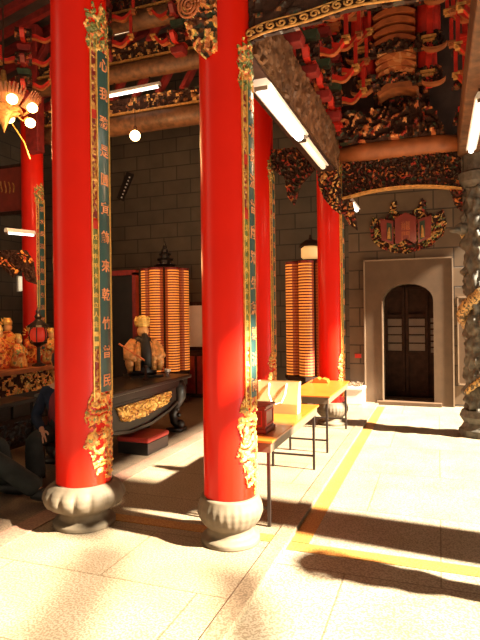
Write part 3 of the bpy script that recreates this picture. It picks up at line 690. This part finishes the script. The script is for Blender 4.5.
# ------------------------------------------------------------------ prayer light towers
def light_tower(label, loc, finial):
    t = thing('prayer_light_tower', label, 'lamp tower', loc, 0, 'prayer light towers')
    MB().lathe([(.50, 0), (.50, .06), (.40, .08), (.36, .28), (.40, .50), (.50, .53), (.50, .60)], 8).build('stand', 'dbrown', t)
    z0, z1 = .62, 2.6
    MB().lathe([(.33, z0), (.33, z1)], 16).build('core', 'dbrown', t)
    for k in range(7):
        a = 2 * PI * k / 7 + .2; cx_, cy_ = .345 * math.cos(a), .345 * math.sin(a); R = .135
        seg, rows = 18, 78; vs = []; fs = []; ms = []
        for j in range(rows + 1):
            z = z0 + (z1 - z0) * j / rows
            for q in range(seg):
                b_ = 2 * PI * q / seg + a; rr = R if (j % 2 or True) else R
                vs.append((cx_ + rr * math.cos(b_), cy_ + rr * math.sin(b_), z))
        for j in range(rows):
            for q in range(seg):
                fs.append((j * seg + q, j * seg + (q + 1) % seg, (j + 1) * seg + (q + 1) % seg, (j + 1) * seg + q))
                ms.append(0 if j % 2 else (1 if min(q, 17 - q) <= 2 else 2))
        lb = MB(); lb.v = vs; lb.f = fs; lb.m = ms; lb.build('niche_cylinder', ['dred', 'niche', 'niche2'], t)
        MB().lathe([(R * 1.05, z1), (R * 1.05, z1 + .02)], 16, (cx_, cy_, 0)).build('cap', 'dred', t)
    MB().lathe([(.36, z1), (.36, z1 + .04), (.2, z1 + .07)], 16).build('roof_plate', 'dbrown', t)
    if finial == 'pagoda':
        g = MB()
        for k in range(3):
            z = z1 + .08 + k * .11; rr = .2 - .04 * k
            g.lathe([(rr, z), (rr * 1.15, z + .02), (rr * .6, z + .05), (rr * .6, z + .11)], 8)
        g.lathe([(.03, z1 + .4), (.05, z1 + .45), (.005, z1 + .58)], 8)
        g.build('pagoda_finial', 'black', t)
        for k in range(6): MB().ball((.12 * math.cos(k), .12 * math.sin(k), z1 + .12), .018, 6).build('small_lamp', 'white', t)
    else:
        MB().lathe([(.12, z1 + .07), (.17, z1 + .12), (.17, z1 + .27), (.12, z1 + .31)], 16).build('lantern_drum', 'cream_l', t, smooth=True)
        MB().lathe([(.22, z1 + .31), (.2, z1 + .35), (.1, z1 + .42), (.03, z1 + .44), (.02, z1 + .52)], 8).build('lantern_roof', 'dbrown', t)
    return t
light_tower('glowing orange prayer light tower behind the bearded statue', (-5.1, 9.6, 0), 'pagoda')
light_tower('glowing orange prayer light tower with cream lantern on top, left of the far red column', (-2.15, 9.6, 0), 'lantern')

# ------------------------------------------------------------------ main altar table with deity
at = thing('altar_table', 'black lacquered altar table with gilt carved apron and cabriole legs, behind the red kneeler', 'table', (-3.95, 6.2, 0))
MB().box(-.45, .45, -1.16, 1.2, .76, .81).build('table_top', 'black', at, bevel=.012)
MB().box(-.42, .40, -1.12, 1.15, .66, .76).build('frame', 'black', at)
r = MB(); relief(r, [(-.8, .62), (.55, .64), (.56, .56), (.45, .48), (.2, .46), (-.1, .42), (-.5, .42), (-.68, .45)], .013, .05, 15, 9.1, lambda u, v_, h: (.42 + h, u, v_), .02, .3, hole=.03, nm=3); r.build('gilt_apron_carving', ['relief_gold', 'gold', 'gold'], at)
ap = [(-1.1, .5), (-1.0, .42), (-.85, .34), (-.7, .32), (-.5, .29), (0, .30), (.5, .38), (.75, .46)]
MB().ribbon(ap, .018, 'x', .36, .44).build('apron_edge', 'black', at)
MB().prism(ap + [(.75, .66), (-1.1, .66)], 'x', .36, .41).build('apron_board', 'black', at)
def cab_leg(y, x):
    pts = [(x, y, .74), (x + .05, y, .62), (x + .06, y, .5), (x + .0, y, .36), (x - .05, y, .24), (x - .02, y, .14), (x + .06, y, .06)]
    l = MB(); l.tube(pts, [.11, .12, .10, .07, .06, .07, .06], 12); l.box(x - .1, x + .12, y - .12, y + .12, 0, .05); l.ball((x + .07, y, .1), .07, 10)
    for k in range(5): l.ball((x + .1 - .02 * k, y + .06 * math.sin(k * 2), .62 - .1 * k), .035, 8)
    l.build('cabriole_leg', 'black', at, smooth=True)
for y in (-1.0, .95):
    for x in (.3, -.32): cab_leg(y, x)
# deity
de = thing('deity_statue', 'bearded crowned statue in golden robe holding a rod, on the black altar table', 'statue', (-4.1, 6.98, .81), -.75); de.scale = (1.2, 1.2, 1)
rb = MB(); rb.lathe([(.17, 0), (.18, .08), (.15, .2), (.12, .3), (.13, .42), (.14, .5), (.09, .57), (.055, .6)], 28, mod=lambda a, z: 1 + .05 * math.sin(a * 7 + z * 20), sx=.8, sy=1.0)
rb.build('robe', 'black', de, smooth=True)
for s in (-1, 1):
    sl = MB(); sl.tube([(.0, s * .10, .52), (.03, s * .17, .42), (.09, s * .18, .30), (.16, s * .11, .27)], [.06, .075, .085, .05], 16)
    sl.tube([(.08, s * .17, .32), (.1, s * .19, .2), (.09, s * .18, .08)], [.06, .055, .03], 12)
    sl.tube([(.07, s * .06, .5), (.13, s * .09, .38), (.14, s * .10, .1)], [.03, .04, .035], 10)
    sl.build('sleeve', 'robe', de, smooth=True)
MB().box(-.17, .2, -.2, .2, -.0, .03).build('throne_base', 'black', de)
MB().ball((.03, 0, .665), .085, 16, sc=(.9, .82, 1.1)).ball((.105, 0, .655), .017, 8).build('face', 'ivory', de, smooth=True)
MB().tube([(.09, 0, .625), (.13, 0, .5), (.17, 0, .36), (.2, 0, .14)], [.03, .055, .065, .05], 14).build('long_black_beard', 'hair', de, smooth=True)
cr = MB(); cr.lathe([(.08, .725), (.088, .76), (.07, .80), (.085, .84), (.05, .88), (.01, .9)], 18, (.015, 0, 0))
for s in (-1, 1): cr.tube([(0, s * .07, .76), (0, s * .085, .82), (0, s * .07, .88)], [.022, .018, .006], 8)
for k in range(5): cr.ball((.085, (k - 2) * .03, .85), .02, 8)
cr.build('crown', 'gold', de, smooth=True)
MB().tube([(.2, -.34, .50), (.22, .02, .2)], .012, 8).build('rod', 'flame', de)
for s in (-1, 1): MB().ball((.18, s * .09, .27), .035, 10).build('hand', 'ivory', de, smooth=True)
# small things on the altar table
cp = tag(MB().lathe([(.02, 0), (.035, .005), (.01, .03), (.045, .06), (.05, .1), (.042, .1), (.035, .065), (.005, .05)], 16).build('offering_cup', 'white', smooth=True, loc=(-3.75, 7.1, .81)), 'small white offering cup at the right foot of the bearded statue', 'cup')
tag(MB().lathe([(.03, 0), (.05, .04), (.055, .1), (.04, .14), (.03, .15)], 14).build('red_jar', 'red_matte', smooth=True, loc=(-3.85, 5.7, .81)), 'small red jar on the altar table beside the near red column', 'jar')
tag(MB().lathe([(.04, 0), (.04, .02), (.015, .04), (.012, .16), (.03, .18), (.03, .2)], 12).build('candlestick', 'dbrown', smooth=True, loc=(-3.8, 6.55, .81)), 'dark candlestick on the altar table left of the bearded statue', 'candlestick')
# carved post of the canopy
cpst = thing('canopy_post', 'dark red carved canopy post rising from the altar table, right of the near column', 'post', (-4.2, 6.15, .81))
MB().box(-.05, .05, -.05, .05, 0, 1.7).build('shaft', 'dred', cpst)
for zz in (0, 1): 
    r = MB(); relief(r, rect(-.07, .07, .05, 1.6), .012, .05, 14, 4 + zz, (lambda zz: (lambda u, v_, h: (.05 + h, u, v_)) if zz else (lambda u, v_, h: (u, -.05 - h, v_)))(zz), .005, .4, nm=3); r.build('carved_face', ['dbrown', 'relief_dark', 'dred'], cpst)
sc = thing('wooden_screen', 'tall dark lacquered screen panel behind the altar, left of the light tower', 'screen', (-5.95, 9.3, 0))
MB().box(-.4, .35, -.03, .03, .02, 2.5).build('panel', 'black', sc)
for x in (-.42, .35): MB().box(x - .04, x + .04, -.06, .06, 0, 2.55).build('stile', 'dred', sc)
MB().box(-.46, .39, -.06, .06, 2.5, 2.6).build('rail', 'dred', sc)
cb = thing('wall_cabinet', 'dark brown panelled cabinet below the pale window on the back wall', 'cabinet', (-4.75, 10.25, 0))
MB().box(-.5, .6, -.1, .3, 0, .95).build('body', 'dbrown', cb, bevel=.01)
for k in range(2):
    MB().box(-.45 + .53 * k, .03 + .53 * k, -.125, -.1, .08, .85).build('door', 'rbox' if 0 else 'dred', cb, bevel=.006)
nb = thing('slanted_signboard', 'small black slanted board with white dots on the block wall right of the near column', 'sign', (-6.6, 10.57, 4.62)); nb.rotation_euler = (0, .45, 0)
MB().box(-.09, .09, -.02, .02, -.32, .32).build('board', 'black', nb)
for k in range(7): MB().box(.02, .05, -.03, -.02, -.27 + .08 * k, -.24 + .08 * k).build('white_mark', 'white', nb)
# kneeler
kn = thing('kneeler', 'low black kneeling stool with red padded top in front of altar table', 'kneeler', (-3.52, 6.0, 0))
MB().box(-.21, .21, -.26, .26, 0.006, .15).build('base', 'black', kn, bevel=.006)
MB().box(-.225, .225, -.275, .275, .15, .215).build('cushion', 'cushion', kn, smooth=False, bevel=.025)

# ------------------------------------------------------------------ left altar with golden figures
la = thing('side_altar', 'long altar table with golden carved apron carrying statues, far left', 'table', (-6.0, 6.0, 0))
MB().box(-.55, .5, -1.5, 1.25, .90, .965).build('table_top', 'beam_paint', la, bevel=.01)
MB().box(-.5, .42, -1.45, 1.2, .2, .90).build('body', 'black', la)
r = MB(); relief(r, rect(-1.3, 1.15, .62, .9), .02, .05, 13, 3.4, lambda u, v_, h: (.42 + h, u, v_), .01, .35, nm=3); r.build('carved_apron', ['dbrown', 'relief_flower', 'gold_dim'], la)
for y in (-1.4, 1.1):
    MB().box(.35, .5, y, y + .12, 0, .9).build('leg', 'black', la)
    MB().box(-.5, -.35, y, y + .12, 0, .9).build('leg', 'black', la)
def figure(label, loc, s, mat, rz=0, name='golden_statue'):
    t = thing(name, label, 'statue', loc, rz, 'statues on the side altar')
    b_ = MB(); b_.lathe([(.15 * s, 0), (.16 * s, .05 * s), (.13 * s, .2 * s), (.1 * s, .3 * s), (.11 * s, .4 * s), (.05 * s, .47 * s)], 18, mod=lambda a, z: 1 + .08 * math.sin(a * 5 + z * 30))
    for q in (-1, 1): b_.tube([(0, q * .09 * s, .4 * s), (.05 * s, q * .17 * s, .3 * s), (.12 * s, q * .08 * s, .25 * s)], [.05 * s, .055 * s, .035 * s], 10)
    b_.build('robe', mat, t, smooth=True)
    MB().ball((.01, 0, .52 * s), .06 * s, 12, sc=(1, .9, 1.15)).build('head', 'ivory', t, smooth=True)
    c = MB(); c.lathe([(.065 * s, .56 * s), (.07 * s, .6 * s), (.04 * s, .66 * s)], 12)
    for q in range(9): aa = PI * q / 8; c.tube([(-.04 * s, .1 * s * math.cos(aa), .5 * s + .1 * s * math.sin(aa)), (-.05 * s, .17 * s * math.cos(aa), .5 * s + .17 * s * math.sin(aa))], [.015 * s, .004 * s], 5)
    c.build('headdress', 'gold', t)
    return t
figure('golden flame-crowned statue at the left picture edge on the side altar', (-5.9, 6.05, .965), .95, 'relief_fire', .3)
figure('golden statue on the side altar just left of the black lantern', (-5.75, 6.28, .965), .75, 'relief_flower', .3)
figure('orange robed statue behind the flame-crowned one on the side altar', (-6.35, 6.7, .965), 1.1, 'relief_fire', .2)
figure('gold guardian statue right of the black lantern, beside the near red column', (-5.72, 6.95, .965), .85, 'relief_flower', .2)
figure('red robed statue behind the black lantern', (-6.2, 7.05, .965), .9, 'relief_fire', 0)
lt = thing('altar_lantern', 'black pagoda lantern with glowing red globe standing on the side altar', 'lantern', (-5.62, 6.55, .965))
MB().lathe([(.1, 0), (.1, .02), (.03, .05), (.025, .28), (.05, .3), (.12, .34), (.13, .36)], 12).build('stand', 'black', lt)
MB().lathe([(.06, .36), (.11, .40), (.125, .47), (.11, .54), (.06, .58)], 16).build('red_globe', 'lant', lt, smooth=True)
for k in range(6): a = 2 * PI * k / 6; MB().tube([(.12 * math.cos(a), .12 * math.sin(a), .36), (.14 * math.cos(a), .14 * math.sin(a), .47), (.11 * math.cos(a), .11 * math.sin(a), .59)], .009, 5).build('rib', 'black', lt)
MB().lathe([(.17, .58), (.15, .61), (.07, .67), (.04, .7), (.06, .74), (.03, .78), (.035, .82), (.005, .88)], 12).build('roof', 'black', lt)
# low black carved table in front
lo = thing('low_carved_table', 'low black table with rails and carved side panel behind the seated person', 'table', (-5.1, 5.2, 0))
MB().box(-.2, .2, -.7, .45, .6, .66).build('table_top', 'black', lo, bevel=.01)
for y in (-.66, .4):
    for x in (-.17, .15): MB().box(x, x + .05, y, y + .05, 0, .6).build('leg', 'black', lo)
for z in (.08, .4): MB().box(.14, .19, -.66, .4, z, z + .04).build('rail', 'dbrown', lo)
r = MB(); relief(r, rect(-.6, .4, .12, .4), .02, .04, 14, 3.9, lambda u, v_, h: (.15 + h, u, v_), .02, .4, nm=3); r.build('carved_panel', ['black', 'dbrown', 'dbrown'], lo)
# hanging carved canopy piece at left
hanging('gilded openwork canopy carving above the golden statues', (-6.0, 6.6, 0), [(-.7, 2.72), (.1, 2.72), (.2, 2.55), (.24, 2.2), (.1, 2.25), (.02, 2.45), (-.1, 2.3), (-.3, 2.5), (-.7, 2.4)], ['dbrown', 'dbrown', 'relief_fire'], None, 11, rz=.5)

# ------------------------------------------------------------------ folding tables and what stands on them
def ftable(label, y0, y1):
    x0, x1 = -1.80, -1.235; t = thing('folding_table', label, 'table', ((x0 + x1) / 2, (y0 + y1) / 2, 0), 0, 'tables along the kerb')
    W, L = (x1 - x0) / 2, (y1 - y0) / 2
    MB().box(-W, W, -L, L, .68, .70).build('table_top', 'ttop', t, bevel=.004)
    a = MB(); a.box(-W + .02, W - .02, -L + .02, -L + .035, .60, .68); a.box(-W + .02, W - .02, L - .035, L - .02, .60, .68); a.box(-W + .02, -W + .035, -L + .035, L - .035, .60, .68); a.box(W - .035, W - .02, -L + .035, L - .035, .60, .68); a.build('apron', 'tedge', t)
    for sx in (-1, 1):
        for sy in (-1, 1):
            MB().box(sx * (W - .05) - .0125, sx * (W - .05) + .0125, sy * (L - .06) - .0125, sy * (L - .06) + .0125, .0, .62).build('leg', 'steel', t)
    for sy in (-1, 1): MB().box(-W + .05, W - .05, sy * (L - .06) - .01, sy * (L - .06) + .01, .14, .16).build('rail', 'steel', t)
    MB().box(-.01, .01, -L + .07, L - .07, .62, .64).build('brace', 'steel', t)
    return t
ftable('folding table with yellow top carrying the red box and the tote bag', 4.07, 5.85)
ftable('empty yellow-topped folding table nearest the far red column', 6.48, 8.02)
bx = thing('red_wooden_box', 'dark red wooden box with panelled sides on the near folding table', 'box', (-1.50, 4.42, .70))
MB().box(-.15, .15, -.14, .14, 0, .04).build('foot_moulding', 'rbox', bx, bevel=.008)
MB().box(-.135, .135, -.125, .125, .04, .21).build('body', 'rbox', bx)
fr = MB()
for (a, b_, c, d_) in ((-.11, -.1, .06, .19), (.1, .11, .06, .19), (-.1, .1, .06, .07), (-.1, .1, .18, .19)):
    fr.box(.135, .141, a, b_, c, d_); fr.box(a, b_, -.131, -.125, c, d_)
fr.build('raised_frame', 'red_matte', bx)
MB().box(-.15, .15, -.14, .14, .21, .23).build('rim', 'rbox', bx, bevel=.004)
MB().box(-.03, .03, -.01, .01, .2305, .232).build('slot', 'black', bx)
tb = thing('tote_bag', 'cream fabric tote bag with white handles standing on the near folding table', 'bag', (-1.52, 5.28, .70))
n = 14
def bagshape(mb):
    ring = lambda z, w, d_: [(-w, -d_), (w, -d_), (w * 1.02, 0), (w, d_), (-w, d_), (-w * 1.02, 0)]
    lev = [(0, .2, .07), (.1, .205, .075), (.2, .205, .06), (.32, .215, .045)]
    vs = []
    for z, w_, d_ in lev: vs += [(x, y, z) for x, y in ring(z, w_, d_)]
    fs = [tuple(range(6))[::-1]]
    for j in range(3):
        for k in range(6): fs.append((j * 6 + k, j * 6 + (k + 1) % 6, (j + 1) * 6 + (k + 1) % 6, (j + 1) * 6 + k))
    return mb.add(vs, fs)
bagshape(MB()).build('bag_body', 'tote', tb)
for s in (-1, 1): MB().tube([(-.09, s * .055, .3), (-.085, s * .1, .20), (-.05, s * .115, .12), (0, s * .115, .1), (.05, s * .115, .12), (.085, s * .1, .2), (.09, s * .055, .3)], .009, 6).build('handle', 'white', tb)
cl = thing('folded_paper_packet', 'small crumpled yellow paper packet on the far folding table', 'packet', (-1.6, 7.75, .70))
MB().prism([(-.12, 0), (.12, 0), (.1, .05), (.03, .07), (0, .05), (-.04, .08), (-.1, .05)], 'y', -.08, .08).build('packet', 'ttop', cl, bevel=.01)
# planter by the end wall
pl = thing('white_planter', 'white rectangular planter box with low spiky plants against the end wall', 'planter', (-1.52, 10.3, 0))
MB().box(-.2, .2, -.16, .16, 0, .3).build('planter_box', 'white', pl, bevel=.01); MB().box(-.215, .215, -.175, .175, .27, .32).build('rim', 'white', pl, bevel=.006)
lv = MB(); random.seed(3)
for k in range(60):
    x, y = random.uniform(-.17, .17), random.uniform(-.12, .12); lv.tube([(x, y, .3), (x + random.uniform(-.03, .03), y + random.uniform(-.03, .03), .36), (x + random.uniform(-.07, .07), y + random.uniform(-.05, .05), .40)], [.008, .007, .002], 4)
lv.build('plants', 'leaf', pl)
tag(MB().box(-.06, .06, -.02, 0, -.04, .04).build('wall_notice', 'red_matte', loc=(-1.46, 10.6, .87)), 'small orange-red notice on the end wall above the planter', 'sign')
wp = thing('narrow_notice_board', 'narrow pale-edged panel on end wall between doorway and dragon column', 'panel', (.45, 10.6, 0))
MB().box(-.1, .12, -.05, 0, .4, 1.95).build('board', 'slab', wp); MB().box(-.12, -.1, -.06, 0, .38, 1.97).box(.12, .14, -.06, 0, .38, 1.97).box(-.12, .14, -.06, 0, 1.95, 1.98).box(-.12, .14, -.06, 0, .37, .4).build('frame', 'edge', wp)
# door plaque
dp = thing('door_plaque', 'red book-shaped plaque in a coloured carved surround above the arched doorway', 'plaque', (-.55, 10.6, 3.22))
out = [(-.62, -.12), (-.66, .1), (-.6, .3), (-.42, .22), (-.3, .36), (-.26, .55), (-.16, .58), (-.14, .48), (-.2, .4), (-.1, .33), (.1, .33), (.2, .42), (.3, .6), (.38, .5), (.36, .35), (.5, .28), (.66, .36), (.72, .12), (.66, -.1), (.45, -.3), (.2, -.38), (0, -.42), (-.25, -.38), (-.45, -.3)]
r = MB(); relief(r, out, .014, .05, 15, 2.9, lambda u, v_, h: (u, -.01 - h, v_), .01, .35, hole=.04, nm=4); r.build('carved_surround', ['dbrown', 'relief_red', 'relief_green', 'gold_dim'], dp)
c = MB(); c.prism([(-.19, -.2), (-.16, -.24), (0, -.14), (.16, -.24), (.19, -.2), (.19, .25), (0, .34), (-.19, .25)], 'y', -.09, -.02); c.build('red_panel', 'rbox', dp)
for s in (-1, 1):
    MB().prism([(s * .22, -.24), (s * .44, -.14), (s * .46, .26), (s * .22, .2)][::s], 'y', -.08, -.02).build('wing_panel', 'rbox', dp)
    MB().prism([(s * .25, -.18), (s * .34, -.14), (s * .34, .18), (s * .25, .15)][::s], 'y', -.09, -.08).build('figure_niche', 'green', dp)
    MB().tube([(s * .3, -.1, -.14), (s * .3, -.1, .0), (s * .29, -.1, .08)], [.035, .025, .012], 8).build('tiny_figure', 'gold_dim', dp)
for k, cc in enumerate('龍門'): text_mb(cc, .17, (lambda z: lambda u, v_, h: (u, -.092 - h, z + v_))(.1 - .19 * k), .004).build('lettering', 'orange', dp)

# ------------------------------------------------------------------ people
def hand(joints, edges, wrist, dirv, side, root, s=1.0):
    """five separate fingers grown from the palm into the body chain; dirv points along the fingers, side towards the thumb"""
    d_ = V(dirv).normalized(); s_ = (V(side) - d_ * V(side).dot(d_)).normalized(); n_ = d_.cross(s_)
    if n_.z > 0: n_ = -n_
    w_ = V(wrist)
    p = len(joints); joints.append((w_ + d_ * .045 * s, (.034 * s, .018 * s))); edges.append((root, p))
    for k, (off, L) in enumerate(((.030, .068), (.011, .076), (-.009, .070), (-.028, .055))):
        b0 = len(joints); k0 = w_ + d_ * .085 * s + s_ * off * s
        joints.append((k0, .0095)); joints.append((k0 + d_ * L * .5 + s_ * off * .25 + n_ * .006, .0085)); joints.append((k0 + d_ * L * .9 + s_ * off * .4 + n_ * .024, .0075))
        edges += [(p, b0), (b0, b0 + 1), (b0 + 1, b0 + 2)]
    b0 = len(joints); joints.append((w_ + d_ * .03 + s_ * .04, .012)); joints.append((w_ + d_ * .06 + s_ * .06, .010)); joints.append((w_ + d_ * .085 + s_ * .066 + n_ * .01, .008))
    edges += [(p, b0), (b0, b0 + 1), (b0 + 1, b0 + 2)]
def seated(label, loc, rz, torso, vest, hand_at=None, leg='trous', kneeR=None, ankR=None, kneeL=None, ankL=None, seat=.42, wr=None, el=None):
    """local frame: person faces -y; x to the person's left"""
    t = thing('person', label, 'person', loc, rz)
    hz = seat + .1
    J = [((0, 0, hz), .12), ((0, .02, hz + .2), .12), ((0, .0, hz + .4), .13), ((0, -.01, hz + .53), .055), ((0, -.03, hz + .60), .052), ((0, -.04, hz + .70), (.082, .095)), ((0, -.03, hz + .78), (.07, .085))]
    E_ = [(0, 1), (1, 2), (2, 3), (3, 4), (4, 5), (5, 6)]
    arms = {}
    for s in (-1, 1):
        sh = V((s * .18, 0, hz + .42)); e_ = V(el[s]); w_ = V(wr[s])
        b0 = len(J); J += [(sh, .055), (sh.lerp(e_, .5), .047), (e_, .04), (e_.lerp(w_, .5), .036), (w_, .026)]
        E_ += [(2, b0), (b0, b0 + 1), (b0 + 1, b0 + 2), (b0 + 2, b0 + 3), (b0 + 3, b0 + 4)]
        arms[s] = (sh, e_, w_)
        hand(J, E_, w_, (w_ - e_).normalized() * .5 + V((0, -.6, -.5)), (-s, -.2, 0), b0 + 4, 1.2)
    legs = {}
    for s, kn_, an_ in ((-1, kneeR, ankR), (1, kneeL, ankL)):
        hp = V((s * .09, -.02, hz)); kn_ = V(kn_); an_ = V(an_)
        b0 = len(J); J += [(hp, .08), (hp.lerp(kn_, .5), .075), (kn_, .058), (kn_.lerp(an_, .4), .055), (an_, .04), (an_ + V((0, -.1, -.045)), .035), (an_ + V((0, -.18, -.06)), .03)]
        E_ += [(0, b0)] + [(b0 + q, b0 + q + 1) for q in range(6)]
        legs[s] = (hp, kn_, an_)
    skin('body', J, E_, 'skin', t)
    # face
    MB().ball((0, -.125, hz + .70), .017, 8, sc=(.8, 1.2, 1.4)).build('nose', 'skin', t, smooth=True)
    MB().box(-.022, .022, -.126, -.112, hz + .655, hz + .663).build('mouth', 'rbox', t)
    for s in (-1, 1):
        MB().ball((s * .03, -.118, hz + .725), .011, 8).build('eye', 'hair', t, smooth=True)
        MB().ball((s * .085, -.03, hz + .70), .022, 8, sc=(.4, .8, 1.3)).build('ear', 'skin', t, smooth=True)
    hr = MB(); hr.lathe([(.09, hz + .70), (.104, hz + .76), (.094, hz + .82), (.06, hz + .86), (.005, hz + .875)], 20, (0, -.02, 0), sy=1.12)
    hr.build('hair', 'hair', t, smooth=True)
    # clothes
    TJ = [((0, 0, hz), .15), ((0, .02, hz + .2), .15), ((0, 0, hz + .38), .16), ((0, -.01, hz + .5), .075)]
    TE = [(0, 1), (1, 2), (2, 3)]
    for s in (-1, 1):
        sh, e_, w_ = arms[s]; b0 = len(TJ); TJ += [(sh, .075), (sh.lerp(e_, .5), .066), (e_, .06), (e_.lerp(w_, .6), .052), (e_.lerp(w_, .93), .045)]
        TE += [(2, b0)] + [(b0 + q, b0 + q + 1) for q in range(4)]
    skin('sweater', TJ, TE, torso, t)
    if vest: skin('vest', [((0, 0, hz - .02), .165), ((0, .02, hz + .2), .168), ((0, 0, hz + .36), .172), ((0, -.01, hz + .47), .09)], [(0, 1), (1, 2), (2, 3)], vest, t)
    LJ = [((0, 0, hz - .02), .14)]; LE = []
    for s in (-1, 1):
        hp, kn_, an_ = legs[s]; b0 = len(LJ); LJ += [(hp, .10), (hp.lerp(kn_, .5), .095), (kn_, .092), (kn_.lerp(an_, .5), .098), (an_.lerp(kn_, -.06), .105)]
        LE += [(0, b0)] + [(b0 + q, b0 + q + 1) for q in range(4)]
        so = MB(); so.tube([an_ + V((0, .05, -.045)), an_ + V((0, -.03, -.04)), an_ + V((0, -.12, -.05)), an_ + V((0, -.2, -.055))], [.045, .062, .056, .045], 12); so.build('shoe', 'shoe', t, smooth=True)
    skin('trousers', LJ, LE, leg, t)
    return t
def stool(label, loc, h):
    t = thing('wooden_stool', label, 'stool', loc)
    MB().box(-.19, .19, -.19, .19, h - .035, h).build('seat', 'dbrown', t, bevel=.01)
    for sx in (-1, 1):
        for sy in (-1, 1): MB().box(sx * .15 - .02, sx * .15 + .02, sy * .15 - .02, sy * .15 + .02, 0, h - .035).build('leg', 'dbrown', t)
# person behind the near column, facing the viewer's right
stool('low dark stool under the person in the maroon vest', (-3.79, 4.78, 0), .38)
seated('person in maroon vest and navy sleeves seated behind the near red column, hand on knee', (-3.79, 4.78, 0), .35, 'navy', 'maroon',
       kneeR=(-.16, -.42, .47), ankR=(-.14, -.40, .10), kneeL=(.16, -.42, .47), ankL=(.18, -.42, .10), seat=.38,
       el={-1: (-.27, -.06, .64), 1: (.27, -.06, .64)}, wr={-1: (-.11, -.31, .55), 1: (.17, -.28, .56)})
stool('low dark stool at the left picture edge under the person with the outstretched leg', (-4.36, 3.86, 0), .40)
seated('person with charcoal trousers and leg stretched out, seated beyond the left picture edge', (-4.36, 3.86, 0), 1.77, 'trous', None,
       kneeR=(-.12, -.50, .42), ankR=(-.08, -.93, .13), kneeL=(.14, -.42, .48), ankL=(.16, -.46, .10), seat=.40,
       el={-1: (-.27, .02, .70), 1: (.27, .0, .70)}, wr={-1: (-.16, -.2, .62), 1: (.16, -.2, .62)})

# ------------------------------------------------------------------ lamps, sun, sky
def lamp(loc, e, c, r=.1):
    l = bpy.data.lights.new('lamp', 'POINT'); l.energy = e; l.color = c; l.shadow_soft_size = r
    o = bpy.data.objects.new('lamp_light', l); COL.objects.link(o); o.location = loc
WARM = (1, .5, .2)
lamp((-5.3, 6.2, 4.1), 50, WARM, .15)
lamp((-4.55, 7.4, 4.45), 40, WARM, .08)
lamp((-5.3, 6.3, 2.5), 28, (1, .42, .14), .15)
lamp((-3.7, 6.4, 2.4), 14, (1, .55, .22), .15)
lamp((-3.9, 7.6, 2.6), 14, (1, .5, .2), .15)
lamp((-.5, 6.2, 3.55), 22, (1, .5, .25), .2)
lamp((-1.2, 4.3, 3.5), 10, (1, .8, .55), .15)
sun = bpy.data.lights.new('sun', 'SUN'); sun.energy = 52; sun.color = (1, .9, .72); sun.angle = math.radians(2.4)
so = bpy.data.objects.new('sun', sun); COL.objects.link(so)
el_ = math.radians(38); dv = V((-math.cos(el_), .07, -math.sin(el_)))
so.rotation_euler = dv.to_track_quat('-Z', 'Y').to_euler()
wd = bpy.data.worlds.new('sky'); bpy.context.scene.world = wd; wd.use_nodes = True
bg = wd.node_tree.nodes['Background']; bg.inputs[0].default_value = (1.0, .84, .62, 1); bg.inputs[1].default_value = 0.22

# ------------------------------------------------------------------ camera
cam = bpy.data.cameras.new('camera'); co = bpy.data.objects.new('camera', cam); COL.objects.link(co)
yaw = math.atan(198 / 540)
cam.sensor_fit = 'VERTICAL'; cam.sensor_height = 24; cam.lens = 540 / 640 * 24
cam.shift_y = -5.6 / 640; cam.clip_start = .02
co.location = (0, 0, 1.7)
co.rotation_euler = (Matrix.Rotation(yaw, 3, 'Z') @ Matrix.Rotation(PI / 2, 3, 'X') @ Matrix.Rotation(-0.012, 3, 'Z')).to_euler()
sc_ = bpy.context.scene; sc_.camera = co
sc_.view_settings.view_transform = 'Standard'; sc_.view_settings.look = 'None'; sc_.view_settings.gamma = 1
sc_.view_settings.use_curve_mapping = False; sc_.view_settings.exposure = 0
sc_.cycles.use_denoising = True
sc_.cycles.max_bounces = 8
sc_.cycles.sample_clamp_indirect = 5
